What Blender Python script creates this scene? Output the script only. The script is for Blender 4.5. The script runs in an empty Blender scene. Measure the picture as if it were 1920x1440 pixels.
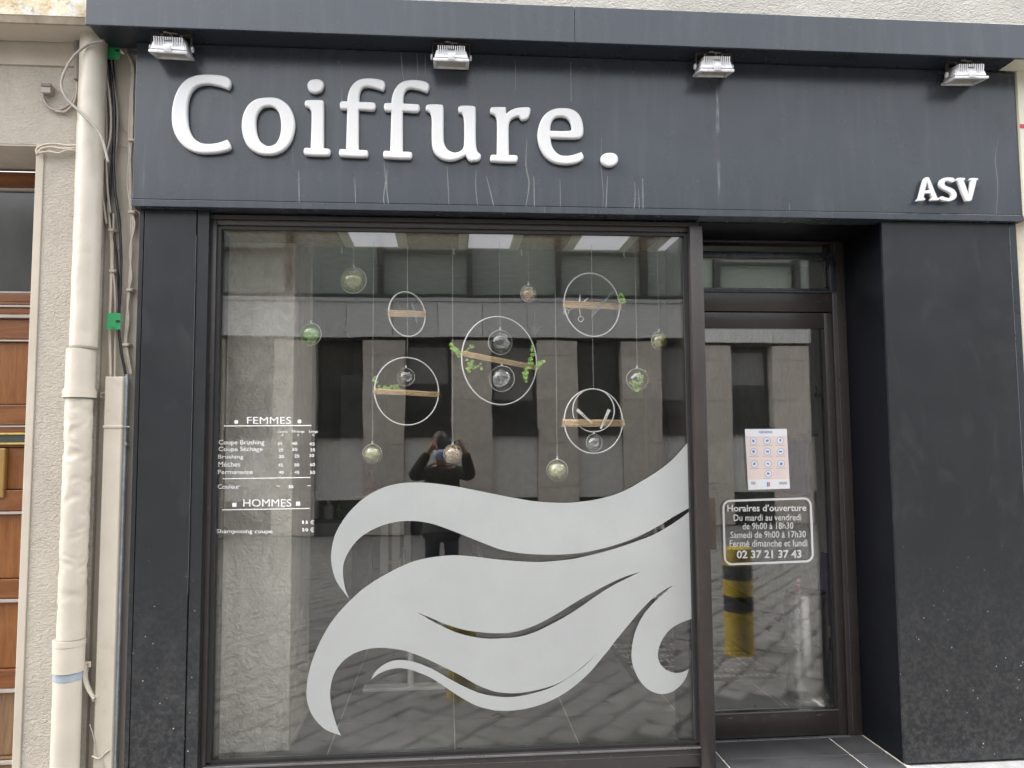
import bpy, bmesh, math, random
from mathutils import Vector, Matrix, noise

random.seed(11)
sc = bpy.context.scene
COL = sc.collection
PI = math.pi

# ------------------------------------------------------------------ camera, sky, sun, exposure
CAM = Vector((0.0, -3.7, 1.6))
FPX = 1442.0                                   # focal length in pixels of a 1920 wide picture
_y, _p, _r = math.radians(4.786), math.radians(4.262), math.radians(-0.42)
FWD = Vector((math.sin(_y) * math.cos(_p), math.cos(_y) * math.cos(_p), math.sin(_p)))
_R0 = Vector((math.cos(_y), -math.sin(_y), 0)); _U0 = _R0.cross(FWD)
RGT = _R0 * math.cos(_r) + _U0 * math.sin(_r)
UPV = _U0 * math.cos(_r) - _R0 * math.sin(_r)
cam_d = bpy.data.cameras.new('camera'); cam = bpy.data.objects.new('camera', cam_d); COL.objects.link(cam)
cam_d.sensor_width = 36; cam_d.lens = FPX / 1920 * 36; cam_d.clip_start = 0.05; cam_d.clip_end = 500
cam.matrix_world = Matrix(((RGT.x, UPV.x, -FWD.x, CAM.x), (RGT.y, UPV.y, -FWD.y, CAM.y), (RGT.z, UPV.z, -FWD.z, CAM.z), (0, 0, 0, 1)))
sc.camera = cam

SUN_EL, SUN_AZ = math.radians(50), math.radians(80)     # high along the street on the right, behind thin cloud
world = bpy.data.worlds.new('World'); sc.world = world; world.use_nodes = True
wn = world.node_tree; wn.nodes.clear()
sky = wn.nodes.new('ShaderNodeTexSky'); sky.sky_type = 'NISHITA'; sky.sun_disc = False
sky.sun_elevation = SUN_EL; sky.sun_rotation = PI + SUN_AZ
sky.air_density = 1.6; sky.dust_density = 5.0; sky.ozone_density = 1.0
hs = wn.nodes.new('ShaderNodeHueSaturation'); hs.inputs['Saturation'].default_value = 0.22
bg = wn.nodes.new('ShaderNodeBackground'); bg.inputs['Strength'].default_value = 0.15
wo = wn.nodes.new('ShaderNodeOutputWorld')
wn.links.new(sky.outputs[0], hs.inputs['Color']); wn.links.new(hs.outputs[0], bg.inputs[0]); wn.links.new(bg.outputs[0], wo.inputs[0])
sl = bpy.data.lights.new('sun', 'SUN'); sl.energy = 1.1; sl.angle = math.radians(32); sl.color = (1, 0.965, 0.92)
so = bpy.data.objects.new('sun', sl); COL.objects.link(so)
sd = Vector((math.sin(SUN_AZ) * math.cos(SUN_EL), -math.cos(SUN_AZ) * math.cos(SUN_EL), math.sin(SUN_EL)))
so.rotation_euler = sd.to_track_quat('Z', 'Y').to_euler(); so.location = (0, -6, 14)
sc.view_settings.view_transform = 'Standard'; sc.view_settings.look = 'None'
sc.view_settings.gamma = 1; sc.view_settings.use_curve_mapping = False; sc.view_settings.exposure = 2.0
sc.render.engine = 'CYCLES'
sc.cycles.max_bounces = 10; sc.cycles.transparent_max_bounces = 40; sc.cycles.glossy_bounces = 6
sc.cycles.caustics_reflective = False; sc.cycles.caustics_refractive = False
sc.cycles.use_denoising = True; sc.cycles.sample_clamp_indirect = 6

def at(x, y, Y):
    """the point of the plane at depth Y that the photograph shows at pixel x, y (1920 x 1440)"""
    d = RGT * ((x - 960) / FPX) - UPV * ((y - 720) / FPX) + FWD
    return CAM + d * ((Y - CAM.y) / d.y)
def floor_at(x, y, z=0.0):
    d = RGT * ((x - 960) / FPX) - UPV * ((y - 720) / FPX) + FWD
    return CAM + d * ((z - CAM.z) / d.z)
def mpp(Y): return (Y - CAM.y) / FPX            # metres per pixel at depth Y

# ------------------------------------------------------------------ materials
class NT:
    def __init__(s, name):
        s.m = bpy.data.materials.new(name); s.m.use_nodes = True
        s.t = s.m.node_tree; s.t.nodes.clear()
        s.out = s.n('ShaderNodeOutputMaterial')
    def n(s, typ, **kw):
        o = s.t.nodes.new(typ)
        for k, v in kw.items(): setattr(o, k, v)
        return o
    def l(s, a, b): s.t.links.new(a, b)
    def coords(s, scale=(1, 1, 1), rnd=False, warp=0, rot=(0, 0, 0)):
        tc = s.n('ShaderNodeTexCoord'); v = tc.outputs['Object']
        if rnd:
            oi = s.n('ShaderNodeObjectInfo'); ml = s.n('ShaderNodeVectorMath', operation='SCALE')
            cx = s.n('ShaderNodeCombineXYZ')
            for i in range(3): s.l(oi.outputs['Random'], cx.inputs[i])
            s.l(cx.outputs[0], ml.inputs[0]); ml.inputs['Scale'].default_value = 37.0
            ad = s.n('ShaderNodeVectorMath', operation='ADD'); s.l(v, ad.inputs[0]); s.l(ml.outputs[0], ad.inputs[1]); v = ad.outputs[0]
        mp = s.n('ShaderNodeMapping'); mp.inputs['Scale'].default_value = scale; mp.inputs['Rotation'].default_value = rot
        s.l(v, mp.inputs[0]); v = mp.outputs[0]
        if warp:
            nz = s.n('ShaderNodeTexNoise'); nz.inputs['Scale'].default_value = 1.3; nz.inputs['Detail'].default_value = 3
            s.l(v, nz.inputs['Vector'])
            ml = s.n('ShaderNodeVectorMath', operation='SCALE'); s.l(nz.outputs['Color'], ml.inputs[0]); ml.inputs['Scale'].default_value = warp
            ad = s.n('ShaderNodeVectorMath', operation='ADD'); s.l(v, ad.inputs[0]); s.l(ml.outputs[0], ad.inputs[1]); v = ad.outputs[0]
        return v
    def tex(s, v, scale, detail=4, kind='noise', rough=.55, dist=0):
        if kind == 'noise':
            t = s.n('ShaderNodeTexNoise'); t.inputs['Detail'].default_value = detail; t.inputs['Roughness'].default_value = rough
            t.inputs['Distortion'].default_value = dist; o = t.outputs['Fac']
        elif kind == 'voronoi':
            t = s.n('ShaderNodeTexVoronoi'); o = t.outputs['Distance']
        else:
            t = s.n('ShaderNodeTexWave'); t.inputs['Distortion'].default_value = dist; t.inputs['Detail'].default_value = detail; o = t.outputs['Fac']
        t.inputs['Scale'].default_value = scale; s.l(v, t.inputs['Vector']); return o
    def ramp(s, f, lo, hi, a=0.0, b=1.0):
        r = s.n('ShaderNodeMapRange'); r.inputs[1].default_value = lo; r.inputs[2].default_value = hi
        r.inputs[3].default_value = a; r.inputs[4].default_value = b; s.l(f, r.inputs[0]); return r.outputs[0]
    def mul(s, a, b, op='MULTIPLY'):
        m = s.n('ShaderNodeMath', operation=op)
        for i, q in enumerate((a, b)):
            if isinstance(q, (int, float)): m.inputs[i].default_value = q
            else: s.l(q, m.inputs[i])
        return m.outputs[0]
    def mixc(s, f, a, b):
        m = s.n('ShaderNodeMix', data_type='RGBA')
        if isinstance(f, (int, float)): m.inputs[0].default_value = f
        else: s.l(f, m.inputs[0])
        for i, q in ((6, a), (7, b)):
            if isinstance(q, tuple): m.inputs[i].default_value = (*q, 1)
            else: s.l(q, m.inputs[i])
        return m.outputs[2]
    def bsdf(s, col, rough=.5, metal=0, spec=.5, normal=None, coat=0, trans=0):
        b = s.n('ShaderNodeBsdfPrincipled')
        if isinstance(col, tuple): b.inputs['Base Color'].default_value = (*col, 1)
        else: s.l(col, b.inputs['Base Color'])
        if isinstance(rough, (int, float)): b.inputs['Roughness'].default_value = rough
        else: s.l(rough, b.inputs['Roughness'])
        b.inputs['Metallic'].default_value = metal; b.inputs['Specular IOR Level'].default_value = spec
        b.inputs['Coat Weight'].default_value = coat; b.inputs['Transmission Weight'].default_value = trans
        if normal is not None: s.l(normal, b.inputs['Normal'])
        s.l(b.outputs[0], s.out.inputs[0]); return b
    def bump(s, h, dist, strength=1.0, prev=None):
        b = s.n('ShaderNodeBump'); b.inputs['Distance'].default_value = dist; b.inputs['Strength'].default_value = strength
        s.l(h, b.inputs['Height'])
        if prev is not None: s.l(prev, b.inputs['Normal'])
        return b.outputs[0]

def simple(name, col, rough=.5, metal=0, spec=.5, var=.12, vs=9, bump=0, bs=60, rnd=False, scale=(1, 1, 1), coat=0, dirt=None):
    n = NT(name); v = n.coords(scale, rnd)
    f = n.ramp(n.tex(v, vs, 5), .3, .7)
    lo = tuple(c * (1 - var) for c in col); hi = tuple(min(1, c * (1 + var)) for c in col)
    c = n.mixc(f, lo, hi)
    if dirt:                                    # (scale, low, high, colour, amount)
        c = n.mixc(n.ramp(n.tex(v, dirt[0], 8, rough=.65), dirt[1], dirt[2], 0, dirt[4]), c, dirt[3])
    if rnd:
        oi = n.n('ShaderNodeObjectInfo'); c = n.mixc(n.ramp(oi.outputs['Random'], 0, 1, 0, .5), c, tuple(x * .62 for x in col))
    nm = n.bump(n.tex(v, bs, 6), bump) if bump else None
    n.bsdf(c, n.ramp(f, 0, 1, max(.02, rough * .85), min(1, rough * 1.15)), metal, spec, nm, coat); return n.m

def anthracite(name, col, rough, streaks=False, splash=False, spec=.5):
    n = NT(name); v = n.coords()
    c = n.mixc(n.ramp(n.tex(v, 2.2, 6), .3, .7), tuple(x * .92 for x in col), tuple(x * 1.08 for x in col))
    rr = n.ramp(n.tex(v, 5, 6), .3, .7, rough * .85, rough * 1.2)
    if streaks:                                 # lime runs below the joints of the flashing
        vs = n.coords((17, 17, .55), warp=.35); m = n.ramp(n.tex(vs, 1.0, 2, rough=.4), .708, .73)
        v2 = n.coords((1.4, 1, 2.4)); m2 = n.ramp(n.tex(v2, 1.3, 3), .5, .62)
        v3 = n.coords((60, 60, 3)); m3 = n.ramp(n.tex(v3, 1.5, 4), .35, .7)
        c = n.mixc(n.mul(n.mul(n.mul(m, m2), m3), .55), c, (.5, .51, .5))
        va = n.coords((9, 9, 1.0)); c = n.mixc(n.ramp(n.tex(va, 2.0, 5), .5, .8, 0, .16), c, (.14, .145, .15))
        dk = n.ramp(n.tex(v, 21, 2, 'voronoi'), .035, .05, .5, 0); c = n.mixc(dk, c, (.02, .02, .02))
    if splash:                                  # dried splashes from the street
        dots = n.ramp(n.tex(v, 24, 1, 'voronoi'), .05, .10, 1, 0)
        dots = n.mul(dots, n.ramp(n.tex(n.coords(), 7, 3), .44, .54))
        tc = n.n('ShaderNodeTexCoord'); sx = n.n('ShaderNodeSeparateXYZ'); n.l(tc.outputs['Object'], sx.inputs[0])
        low = n.ramp(sx.outputs[2], .1, 1.2, 1, 0)
        c = n.mixc(n.mul(n.mul(dots, low), .8), c, (.6, .6, .58))
        dust = n.mul(n.ramp(n.tex(v, 48, 8, rough=.7), .42, .75, 0, .24), n.ramp(sx.outputs[2], .05, 1.1, 1, 0)); c = n.mixc(dust, c, (.26, .25, .235))
        sm = n.ramp(n.tex(n.coords((1, 1, .5)), 6, 6, dist=1.5), .55, .75, 0, .06); c = n.mixc(sm, c, (.2, .2, .2))
    n.bsdf(c, rr, 0, spec, n.bump(n.tex(v, 900, 2), .00006)); return n.m

def stucco(name, col, grain=150, dist=.004, dirt=.35):
    n = NT(name); v = n.coords(warp=.02)
    c = n.mixc(n.ramp(n.tex(v, 3, 8, rough=.6), .3, .72), tuple(x * .86 for x in col), tuple(min(1, x * 1.08) for x in col))
    c = n.mixc(n.ramp(n.tex(n.coords((3, 3, .7)), 2.2, 8, rough=.7), .56, .8, 0, dirt), c, (.27, .23, .185))
    c = n.mixc(n.ramp(n.tex(v, 24, 2, 'voronoi'), .03, .05, .8, 0), c, (.22, .19, .16))
    h1 = n.tex(v, grain, 3, rough=.6, dist=.8); h2 = n.tex(n.coords((1, 1, 1.7), warp=.04), grain * .33, 4, rough=.55, dist=1.2)
    nm = n.bump(n.ramp(h2, .3, .75), dist, .9); nm = n.bump(h1, dist * .35, .8, nm)
    n.bsdf(c, .9, 0, .25, nm); return n.m

def trowel(name, col):
    """thick rough plaster dragged about with a trowel"""
    n = NT(name); v = n.coords(warp=.25)
    a = n.tex(n.coords((1.0, 1.0, .55), warp=.5), 7, 9, rough=.62, dist=2.2); b = n.tex(v, 26, 8, rough=.68, dist=1.6)
    fine = n.tex(v, 140, 4)
    c = n.mixc(n.ramp(a, .3, .7), tuple(x * .82 for x in col), tuple(min(1, x * 1.12) for x in col))
    c = n.mixc(n.ramp(n.tex(v, 4, 8, rough=.7), .55, .8, 0, .5), c, (.40, .33, .25))
    nm = n.bump(n.ramp(a, .25, .8), .022, 1.0); nm = n.bump(n.ramp(b, .3, .75), .010, 1.0, nm); nm = n.bump(fine, .0015, .8, nm)
    n.bsdf(c, .62, 0, .4, nm); return n.m

def wood(name, col, dark, along='x'):
    n = NT(name); sca = (1.2, 12, 14) if along == 'x' else (14, 12, 1.2)
    v = n.coords(sca, warp=.6); w = n.tex(v, 1.6, 8, rough=.62, dist=1.2); fine = n.tex(n.coords(tuple(q * 7 for q in sca)), 2, 3)
    c = n.mixc(n.ramp(w, .32, .7), dark, col); c = n.mixc(n.ramp(fine, .4, .75, 0, .35), c, tuple(x * .45 for x in dark))
    c = n.mixc(n.ramp(n.tex(n.coords((1, 1, 2)), 3, 6), .55, .8, 0, .3), c, (.30, .20, .12))
    n.bsdf(c, n.ramp(w, .2, .8, .28, .5), 0, .5, n.bump(fine, .0006)); return n.m

def glass(name, f0=.08, tint=(.93, .95, .94), rough=0.0, wav=0.0):
    """clear pane: Schlick reflection on each face, straight transmission (a thin flat pane does not bend what lies behind)"""
    n = NT(name); lw = n.n('ShaderNodeLayerWeight'); lw.inputs[0].default_value = .5
    p = n.mul(lw.outputs['Facing'], 5.0, 'POWER'); f = n.mul(n.mul(p, 1 - f0), f0, 'ADD')
    gl = n.n('ShaderNodeBsdfGlossy'); gl.inputs['Roughness'].default_value = rough
    tr = n.n('ShaderNodeBsdfTransparent'); tr.inputs[0].default_value = (*tint, 1)
    if wav: n.l(n.bump(n.tex(n.coords(), 1.6, 2), wav), gl.inputs['Normal'])
    mx = n.n('ShaderNodeMixShader'); n.l(f, mx.inputs[0]); n.l(tr.outputs[0], mx.inputs[1]); n.l(gl.outputs[0], mx.inputs[2])
    n.l(mx.outputs[0], n.out.inputs[0]); return n.m

def thin_film(name, col, trans, rough=.6):
    n = NT(name); v = n.coords()
    c = n.mixc(n.ramp(n.tex(v, 2.2, 7, rough=.65), .3, .7), tuple(x * .93 for x in col), tuple(min(1, x * 1.05) for x in col)); c = n.mixc(n.ramp(n.tex(v, 30, 1, 'voronoi'), .03, .06, .5, 0), c, (.85, .85, .84))
    d = n.n('ShaderNodeBsdfDiffuse'); n.l(c, d.inputs[0])
    t = n.n('ShaderNodeBsdfTranslucent'); n.l(c, t.inputs[0])
    m = n.n('ShaderNodeMixShader'); m.inputs[0].default_value = trans; n.l(d.outputs[0], m.inputs[1]); n.l(t.outputs[0], m.inputs[2])
    g = n.n('ShaderNodeBsdfGlossy'); g.inputs['Roughness'].default_value = rough
    m2 = n.n('ShaderNodeMixShader'); m2.inputs[0].default_value = .04; n.l(m.outputs[0], m2.inputs[1]); n.l(g.outputs[0], m2.inputs[2])
    n.l(m2.outputs[0], n.out.inputs[0]); return n.m

K = {}
K['fascia'] = anthracite('anthracite_sheet', (.038, .044, .055), .25, streaks=True)
K['reveal'] = anthracite('anthracite_reveal_shade', (.004, .0045, .007), .40, spec=.25)  # same paint as the panels, with the shade of the recess darkened into it
K['panel'] = anthracite('anthracite_panel', (.016, .018, .021), .33, spec=.36, splash=True)
K['trim'] = anthracite('anthracite_trim', (.022, .026, .034), .28)
K['frame'] = simple('bronze_aluminium', (.032, .027, .026), .34, 0, .45, .1, 6, dirt=(30, .6, .8, (.2, .19, .18), .25))
K['gasket'] = simple('black_rubber', (.012, .012, .013), .5)
K['bead'] = simple('grey_glazing_bead', (.18, .18, .19), .3, .6)
K['white'] = simple('white_sign_acrylic', (.58, .58, .59), .32, 0, .5, .03, 4)
K['stucco'] = stucco('cream_roughcast', (.45, .41, .355))
K['stucco_up'] = stucco('pale_roughcast', (.40, .385, .355), 110, .005, .15)
K['smooth'] = stucco('smooth_cream_render', (.48, .43, .365), 60, .0006, .25)
K['cream'] = simple('pale_cream_paint', (.62, .60, .49), .6, var=.04)
K['red'] = simple('red_stripe_paint', (.5, .04, .07), .5)
K['stain'] = None
K['pvc'] = simple('off_white_pvc', (.47, .43, .37), .36, 0, .5, .07, 5, bump=.001, bs=14, dirt=(9, .56, .85, (.42, .37, .31), .5))
K['trunk'] = simple('beige_trunking_plastic', (.49, .445, .375), .45, 0, .4, .06, 6, dirt=(14, .58, .8, (.35, .3, .24), .5))
K['galv'] = simple('galvanised_steel', (.42, .47, .52), .42, .6, .5, .2, 30)
K['cab_b'] = simple('black_cable_sheath', (.015, .015, .017), .25)
K['cab_g'] = simple('grey_cable_sheath', (.30, .27, .24), .5, dirt=(20, .5, .8, (.15, .12, .1), .6))
K['cab_c'] = simple('cream_cable_sheath', (.50, .44, .37), .5, dirt=(20, .55, .8, (.25, .2, .15), .6))
K['green'] = simple('green_plastic_tag', (.02, .27, .09), .4, var=.08)
K['rust'] = simple('rusty_screw', (.32, .22, .12), .6, .4, .5, .3, 60)
K['tape'] = simple('blue_grey_tape', (.28, .33, .38), .5)
K['wood'] = wood('varnished_oak', (.21, .074, .016), (.115, .036, .008), 'x')
K['wood_v'] = wood('varnished_oak_panel', (.25, .093, .02), (.14, .046, .01), 'z')
K['wood_w'] = wood('weathered_oak', (.24, .14, .07), (.115, .062, .03), 'z')
K['brass'] = simple('aged_brass', (.55, .40, .14), .4, .8, .5, .2, 20)
K['lead'] = simple('weathered_grey_strip', (.36, .31, .28), .6, 0, .4)
K['dark_glass'] = simple('dark_street_glass', (.055, .055, .055), .12, 0, .6, .2, 3)
K['alu'] = simple('cast_aluminium', (.68, .68, .70), .45, .25, .5, .12, 30, bump=.0004, bs=200, dirt=(40, .55, .8, (.3, .27, .24), .55))
K['lens'] = simple('frosted_lamp_glass', (.42, .40, .34), .18)
K['bracket'] = simple('dull_steel_bracket', (.13, .115, .10), .5, .5)
K['screw'] = simple('steel_screw', (.6, .58, .55), .35, .8)
K['pane'] = glass('window_pane', .097, (.985, .99, .985), wav=.0006)
K['dpane'] = glass('door_pane', .135, (.97, .975, .97), wav=.0004)
K['tpane'] = glass('transom_pane', .20, (.95, .97, .93))
K['film'] = thin_film('frosted_vinyl', (.49, .505, .505), .35)
K['vinyl'] = thin_film('white_vinyl', (.80, .80, .80), .1)
K['plaster'] = trowel('trowelled_plaster', (.90, .835, .74))
K['plaster2'] = trowel('grey_trowelled_plaster', (.66, .64, .60))
K['tile'] = simple('slate_grey_tile', (.20, .20, .195), .32, 0, .5, .25, 7, bump=.0012, bs=10, rnd=True, dirt=(22, .55, .8, (.2, .19, .18), .35))
K['step_tile'] = simple('dark_slate_tile', (.055, .055, .058), .35, 0, .5, .25, 7, bump=.0012, bs=10, rnd=True, dirt=(22, .55, .8, (.12, .12, .12), .35))
K['grout'] = simple('pale_grout', (.60, .57, .50), .8)
K['int_wall'] = simple('interior_paint', (.55, .54, .51), .8)
K['int_dark'] = simple('interior_ceiling_paint', (.52, .54, .48), .8)
K['chip'] = simple('brown_soffit_board', (.36, .29, .20), .8, 0, .3, .3, 40, bump=.002, bs=70)
def lit(name, col, strength):
    n = NT(name); b = n.bsdf(col, .4); b.inputs['Emission Color'].default_value = (*col, 1); b.inputs['Emission Strength'].default_value = strength; return n.m
K['led'] = lit('light_panel_diffuser', (.80, .79, .86), .09)
K['jar'] = simple('pale_jar', (.7, .7, .7), .4)
K['led_f'] = simple('cream_light_frame', (.66, .64, .50), .5, var=.03)
K['hoop'] = simple('white_enamel_wire', (.86, .86, .85), .4, var=.02)
K['raffia'] = simple('natural_raffia', (.76, .55, .33), .75, 0, .3, .3, 90, scale=(.3, 1, 6))
K['leaf'] = simple('eucalyptus_leaf', (.30, .52, .10), .5, 0, .4, .35, 60)
K['leaf2'] = simple('dusty_leaf', (.22, .36, .13), .5, 0, .4, .35, 60)
K['moss'] = simple('olive_moss', (.38, .38, .15), .9, 0, .2, .5, 120, bump=.003, bs=140)
K['moss2'] = simple('pale_moss', (.58, .60, .34), .9, 0, .2, .4, 120, bump=.003, bs=140)
K['grass'] = simple('bright_green_moss', (.28, .52, .11), .9, 0, .2, .5, 120, bump=.003, bs=140)
K['straw'] = simple('straw_curl', (.80, .60, .38), .6, 0, .3, .25, 60)
K['curl'] = simple('white_plastic_curl', (.7, .7, .7), .3)
K['shell'] = glass('clear_plastic_shell', .17, (.985, .985, .985))
K['rim'] = glass('clear_plastic_rim', .25, (.9, .9, .9), .15)
K['clear'] = simple('clear_plastic_cap', (.75, .75, .75), .2)
K['thread'] = simple('nylon_thread', (.55, .55, .53), .3)
K['steel'] = simple('polished_steel', (.80, .80, .81), .30, 1, .5, .05, 8)
K['shiny'] = simple('salon_scissor_steel', (.93, .93, .92), .3, .1, .5, .05, 8)
K['comb'] = glass('transparent_comb_plastic', .16, (.8, .84, .86), .1)
K['clip'] = simple('pale_hair_clip_plastic', (.80, .77, .72), .35)
K['brown'] = simple('bronze_handle_plate', (.10, .075, .055), .4, .3)
K['paper'] = simple('laminated_paper', (.86, .87, .90), .25, var=.01)
K['pink'] = simple('pale_pink_print', (.84, .70, .66), .3, var=.05)
K['blue'] = simple('blue_print', (.17, .24, .55), .35)
K['greyp'] = simple('grey_print', (.5, .46, .5), .35)
K['redp'] = simple('red_print', (.7, .2, .25), .35)
K['yellow'] = simple('yellow_bollard_paint', (.42, .31, .035), .45, var=.12, dirt=(9, .6, .8, (.2, .15, .05), .4))
K['black'] = simple('black_band_paint', (.035, .037, .04), .5)
K['stone'] = simple('grey_brown_stone', (.70, .63, .555), .75, 0, .3, .16, 5, bump=.004, bs=18, rnd=True, dirt=(26, .56, .72, (.2, .165, .14), .6))
K['band'] = simple('grey_cladding_panel', (.82, .81, .79), .6, 0, .4, .05, 3, rnd=True)
K['cap'] = simple('zinc_coping', (.55, .55, .56), .45, .3)
K['spandrel'] = simple('grey_spandrel_panel', (.68, .665, .625), .6, 0, .4, .06, 3)
K['oframe'] = simple('dark_window_frame', (.03, .029, .028), .4)
K['opane'] = simple('dark_reflecting_glass', (.06, .062, .06), .06, 0, .5, .65, 1.3, scale=(.5, 1, 2.4))
K['ublind'] = simple('grey_green_blind', (.36, .40, .35), .22, 0, .5, .1, 2, rnd=True)
K['blind'] = simple('pale_roller_blind', (.26, .255, .24), .3, 0, .5, .06, 2)
K['sett'] = simple('granite_sett', (.19, .183, .175), .62, 0, .4, .25, 12, bump=.003, bs=60, rnd=True)
K['joint'] = simple('dark_sand_joint', (.05, .048, .044), .9, 0, .2, .3, 20)
K['concrete'] = simple('pale_concrete_kerb', (.3, .3, .305), .8, 0, .3, .15, 10, bump=.002, bs=90, dirt=(14, .5, .8, (.2, .2, .2), .5))
K['jacket'] = simple('black_jacket_cloth', (.012, .012, .013), .7, 0, .3, .3, 14, bump=.004, bs=22)
K['denim'] = simple('dark_blue_trousers', (.02, .023, .035), .8, 0, .2, .3, 14)
K['skin'] = simple('skin', (.36, .20, .14), .5, var=.08)
K['mask'] = simple('pale_blue_mask_cloth', (.38, .47, .64), .8)
K['hair'] = simple('dark_hair', (.03, .022, .016), .5)
K['phone'] = simple('slate_phone_back', (.06, .065, .10), .2)
K['rubber'] = simple('dark_doormat', (.05, .048, .046), .9, 0, .2, .3, 90, bump=.003, bs=200)
K['mat_txt'] = simple('pale_doormat_print', (.42, .40, .36), .9)
K['bluecloth'] = simple('blue_cloth', (.16, .20, .42), .8)
K['purple'] = simple('purple_cloth', (.12, .09, .17), .8)
K['pinkb'] = simple('pink_bottle', (.45, .22, .22), .3)
K['lampw'] = simple('white_lamp_shade', (.72, .74, .72), .4)
K['leather'] = simple('black_leatherette', (.02, .02, .021), .35)
K['whitef'] = simple('white_lacquer', (.74, .73, .68), .35, var=.03)

def stained():
    n = NT('stained_stone'); v = n.coords(warp=.05)
    c = n.mixc(n.ramp(n.tex(v, 9, 8, rough=.7), .38, .62), (.40, .30, .15), (.62, .57, .47))
    c = n.mixc(n.ramp(n.tex(v, 16, 8, rough=.7), .5, .62, 0, .85), c, (.50, .53, .55))
    c = n.mixc(n.ramp(n.tex(v, 30, 6), .58, .7, 0, .7), c, (.15, .10, .06))
    n.bsdf(c, .9, 0, .2, n.bump(n.tex(v, 60, 6), .004)); return n.m
K['stain'] = stained()

# ------------------------------------------------------------------ mesh building
class MB:
    def __init__(s): s.b = bmesh.new()
    def box(s, x0, x1, y0, y1, z0, z1, bev=0, mat=None):
        r = bmesh.ops.create_cube(s.b, size=1); vs = r['verts']
        M = Matrix.Translation(((x0 + x1) / 2, (y0 + y1) / 2, (z0 + z1) / 2)) @ Matrix.Diagonal((abs(x1 - x0), abs(y1 - y0), abs(z1 - z0), 1))
        if mat is not None: M = mat @ M
        bmesh.ops.transform(s.b, matrix=M, verts=vs)
        if bev:
            es = list({e for v in vs for e in v.link_edges})
            bmesh.ops.bevel(s.b, geom=es, offset=bev, segments=2, affect='EDGES', profile=.5)
        return s
    def quadface(s, pts):
        s.b.faces.new([s.b.verts.new(p) for p in pts]); return s
    def tube(s, pts, r, seg=8, cap=True, closed=False):
        pts = [Vector(p) for p in pts]; n = len(pts); rings = []; prev = None
        for i, p in enumerate(pts):
            if closed: t = pts[(i + 1) % n] - pts[i - 1]
            else: t = pts[min(i + 1, n - 1)] - pts[max(i - 1, 0)]
            t = t.normalized() if t.length > 1e-9 else Vector((0, 0, 1))
            if prev is None:
                a = Vector((0, 0, 1)) if abs(t.z) < .9 else Vector((1, 0, 0)); u = t.cross(a).normalized()
            else:
                u = prev - t * prev.dot(t); u = u.normalized() if u.length > 1e-6 else t.orthogonal().normalized()
            prev = u; w = t.cross(u); rr = r[i] if isinstance(r, (list, tuple)) else r
            rings.append([s.b.verts.new(p + (u * math.cos(2 * PI * k / seg) + w * math.sin(2 * PI * k / seg)) * rr) for k in range(seg)])
        for i in range(n if closed else n - 1):
            A, B = rings[i], rings[(i + 1) % n]
            for k in range(seg): s.b.faces.new((A[k], A[(k + 1) % seg], B[(k + 1) % seg], B[k]))
        if cap and not closed:
            s.b.faces.new(rings[0][::-1]); s.b.faces.new(rings[-1])
        return s
    def lathe(s, prof, seg=24, c=(0, 0, 0), M=None):
        c = Vector(c); rings = []
        for r, z in prof:
            ring = [Vector((r * math.cos(2 * PI * k / seg), r * math.sin(2 * PI * k / seg), z)) for k in range(seg)]
            rings.append([s.b.verts.new((M @ q if M else q) + c) for q in ring])
        for A, B in zip(rings, rings[1:]):
            for k in range(seg): s.b.faces.new((A[k], A[(k + 1) % seg], B[(k + 1) % seg], B[k]))
        for ring, rev in ((rings[0], True), (rings[-1], False)):
            s.b.faces.new(ring[::-1] if rev else ring)
        return s
    def ball(s, c, r, u=20, v=12, M=None):
        q = bmesh.ops.create_uvsphere(s.b, u_segments=u, v_segments=v, radius=r)['verts']
        T = Matrix.Translation(c)
        bmesh.ops.transform(s.b, matrix=T @ M if M else T, verts=q); return q
    def prism(s, pts, d):                       # a polygon pushed along vector d
        a = [s.b.verts.new(p) for p in pts]; b = [s.b.verts.new(Vector(p) + Vector(d)) for p in pts]; n = len(a)
        s.b.faces.new(a); s.b.faces.new(b[::-1])
        for k in range(n): s.b.faces.new((a[k], b[k], b[(k + 1) % n], a[(k + 1) % n]))
        return s
    def disc(s, c, nrm, r, seg=8, up=None):
        q = Vector(nrm).to_track_quat('Z', 'Y')
        s.b.faces.new([s.b.verts.new(Vector(c) + q @ Vector((r * math.cos(2 * PI * k / seg), r * math.sin(2 * PI * k / seg), 0))) for k in range(seg)])
        return s
    def build(s, name, m, parent=None, smooth=False, ident=False, norm=True):
        if norm: bmesh.ops.recalc_face_normals(s.b, faces=s.b.faces)
        me = bpy.data.meshes.new(name); s.b.to_mesh(me); s.b.free()
        return link(name, me, m, parent, smooth, ident)
def wmat(o):
    return wmat(o.parent) @ o.matrix_parent_inverse @ o.matrix_basis if o.parent else o.matrix_basis.copy()
def link(name, me, m, parent=None, smooth=False, ident=False):
    if m: me.materials.append(m)
    if smooth:
        me.polygons.foreach_set('use_smooth', [True] * len(me.polygons))
        if smooth != 'all': me.set_sharp_from_angle(angle=math.radians(38))
    o = bpy.data.objects.new(name, me); COL.objects.link(o)
    if parent is not None:
        o.parent = parent
        if not ident:
            o.matrix_parent_inverse = wmat(parent).inverted()
    return o
def tag(o, label=None, cat=None, group=None, kind=None):
    for k, v in (('label', label), ('category', cat), ('group', group), ('kind', kind)):
        if v: o[k] = v
    return o
def thing(name, loc, label, cat, group=None):
    o = bpy.data.objects.new(name, None); COL.objects.link(o); o.location = loc; o.empty_display_size = .1
    return tag(o, label, cat, group)
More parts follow.
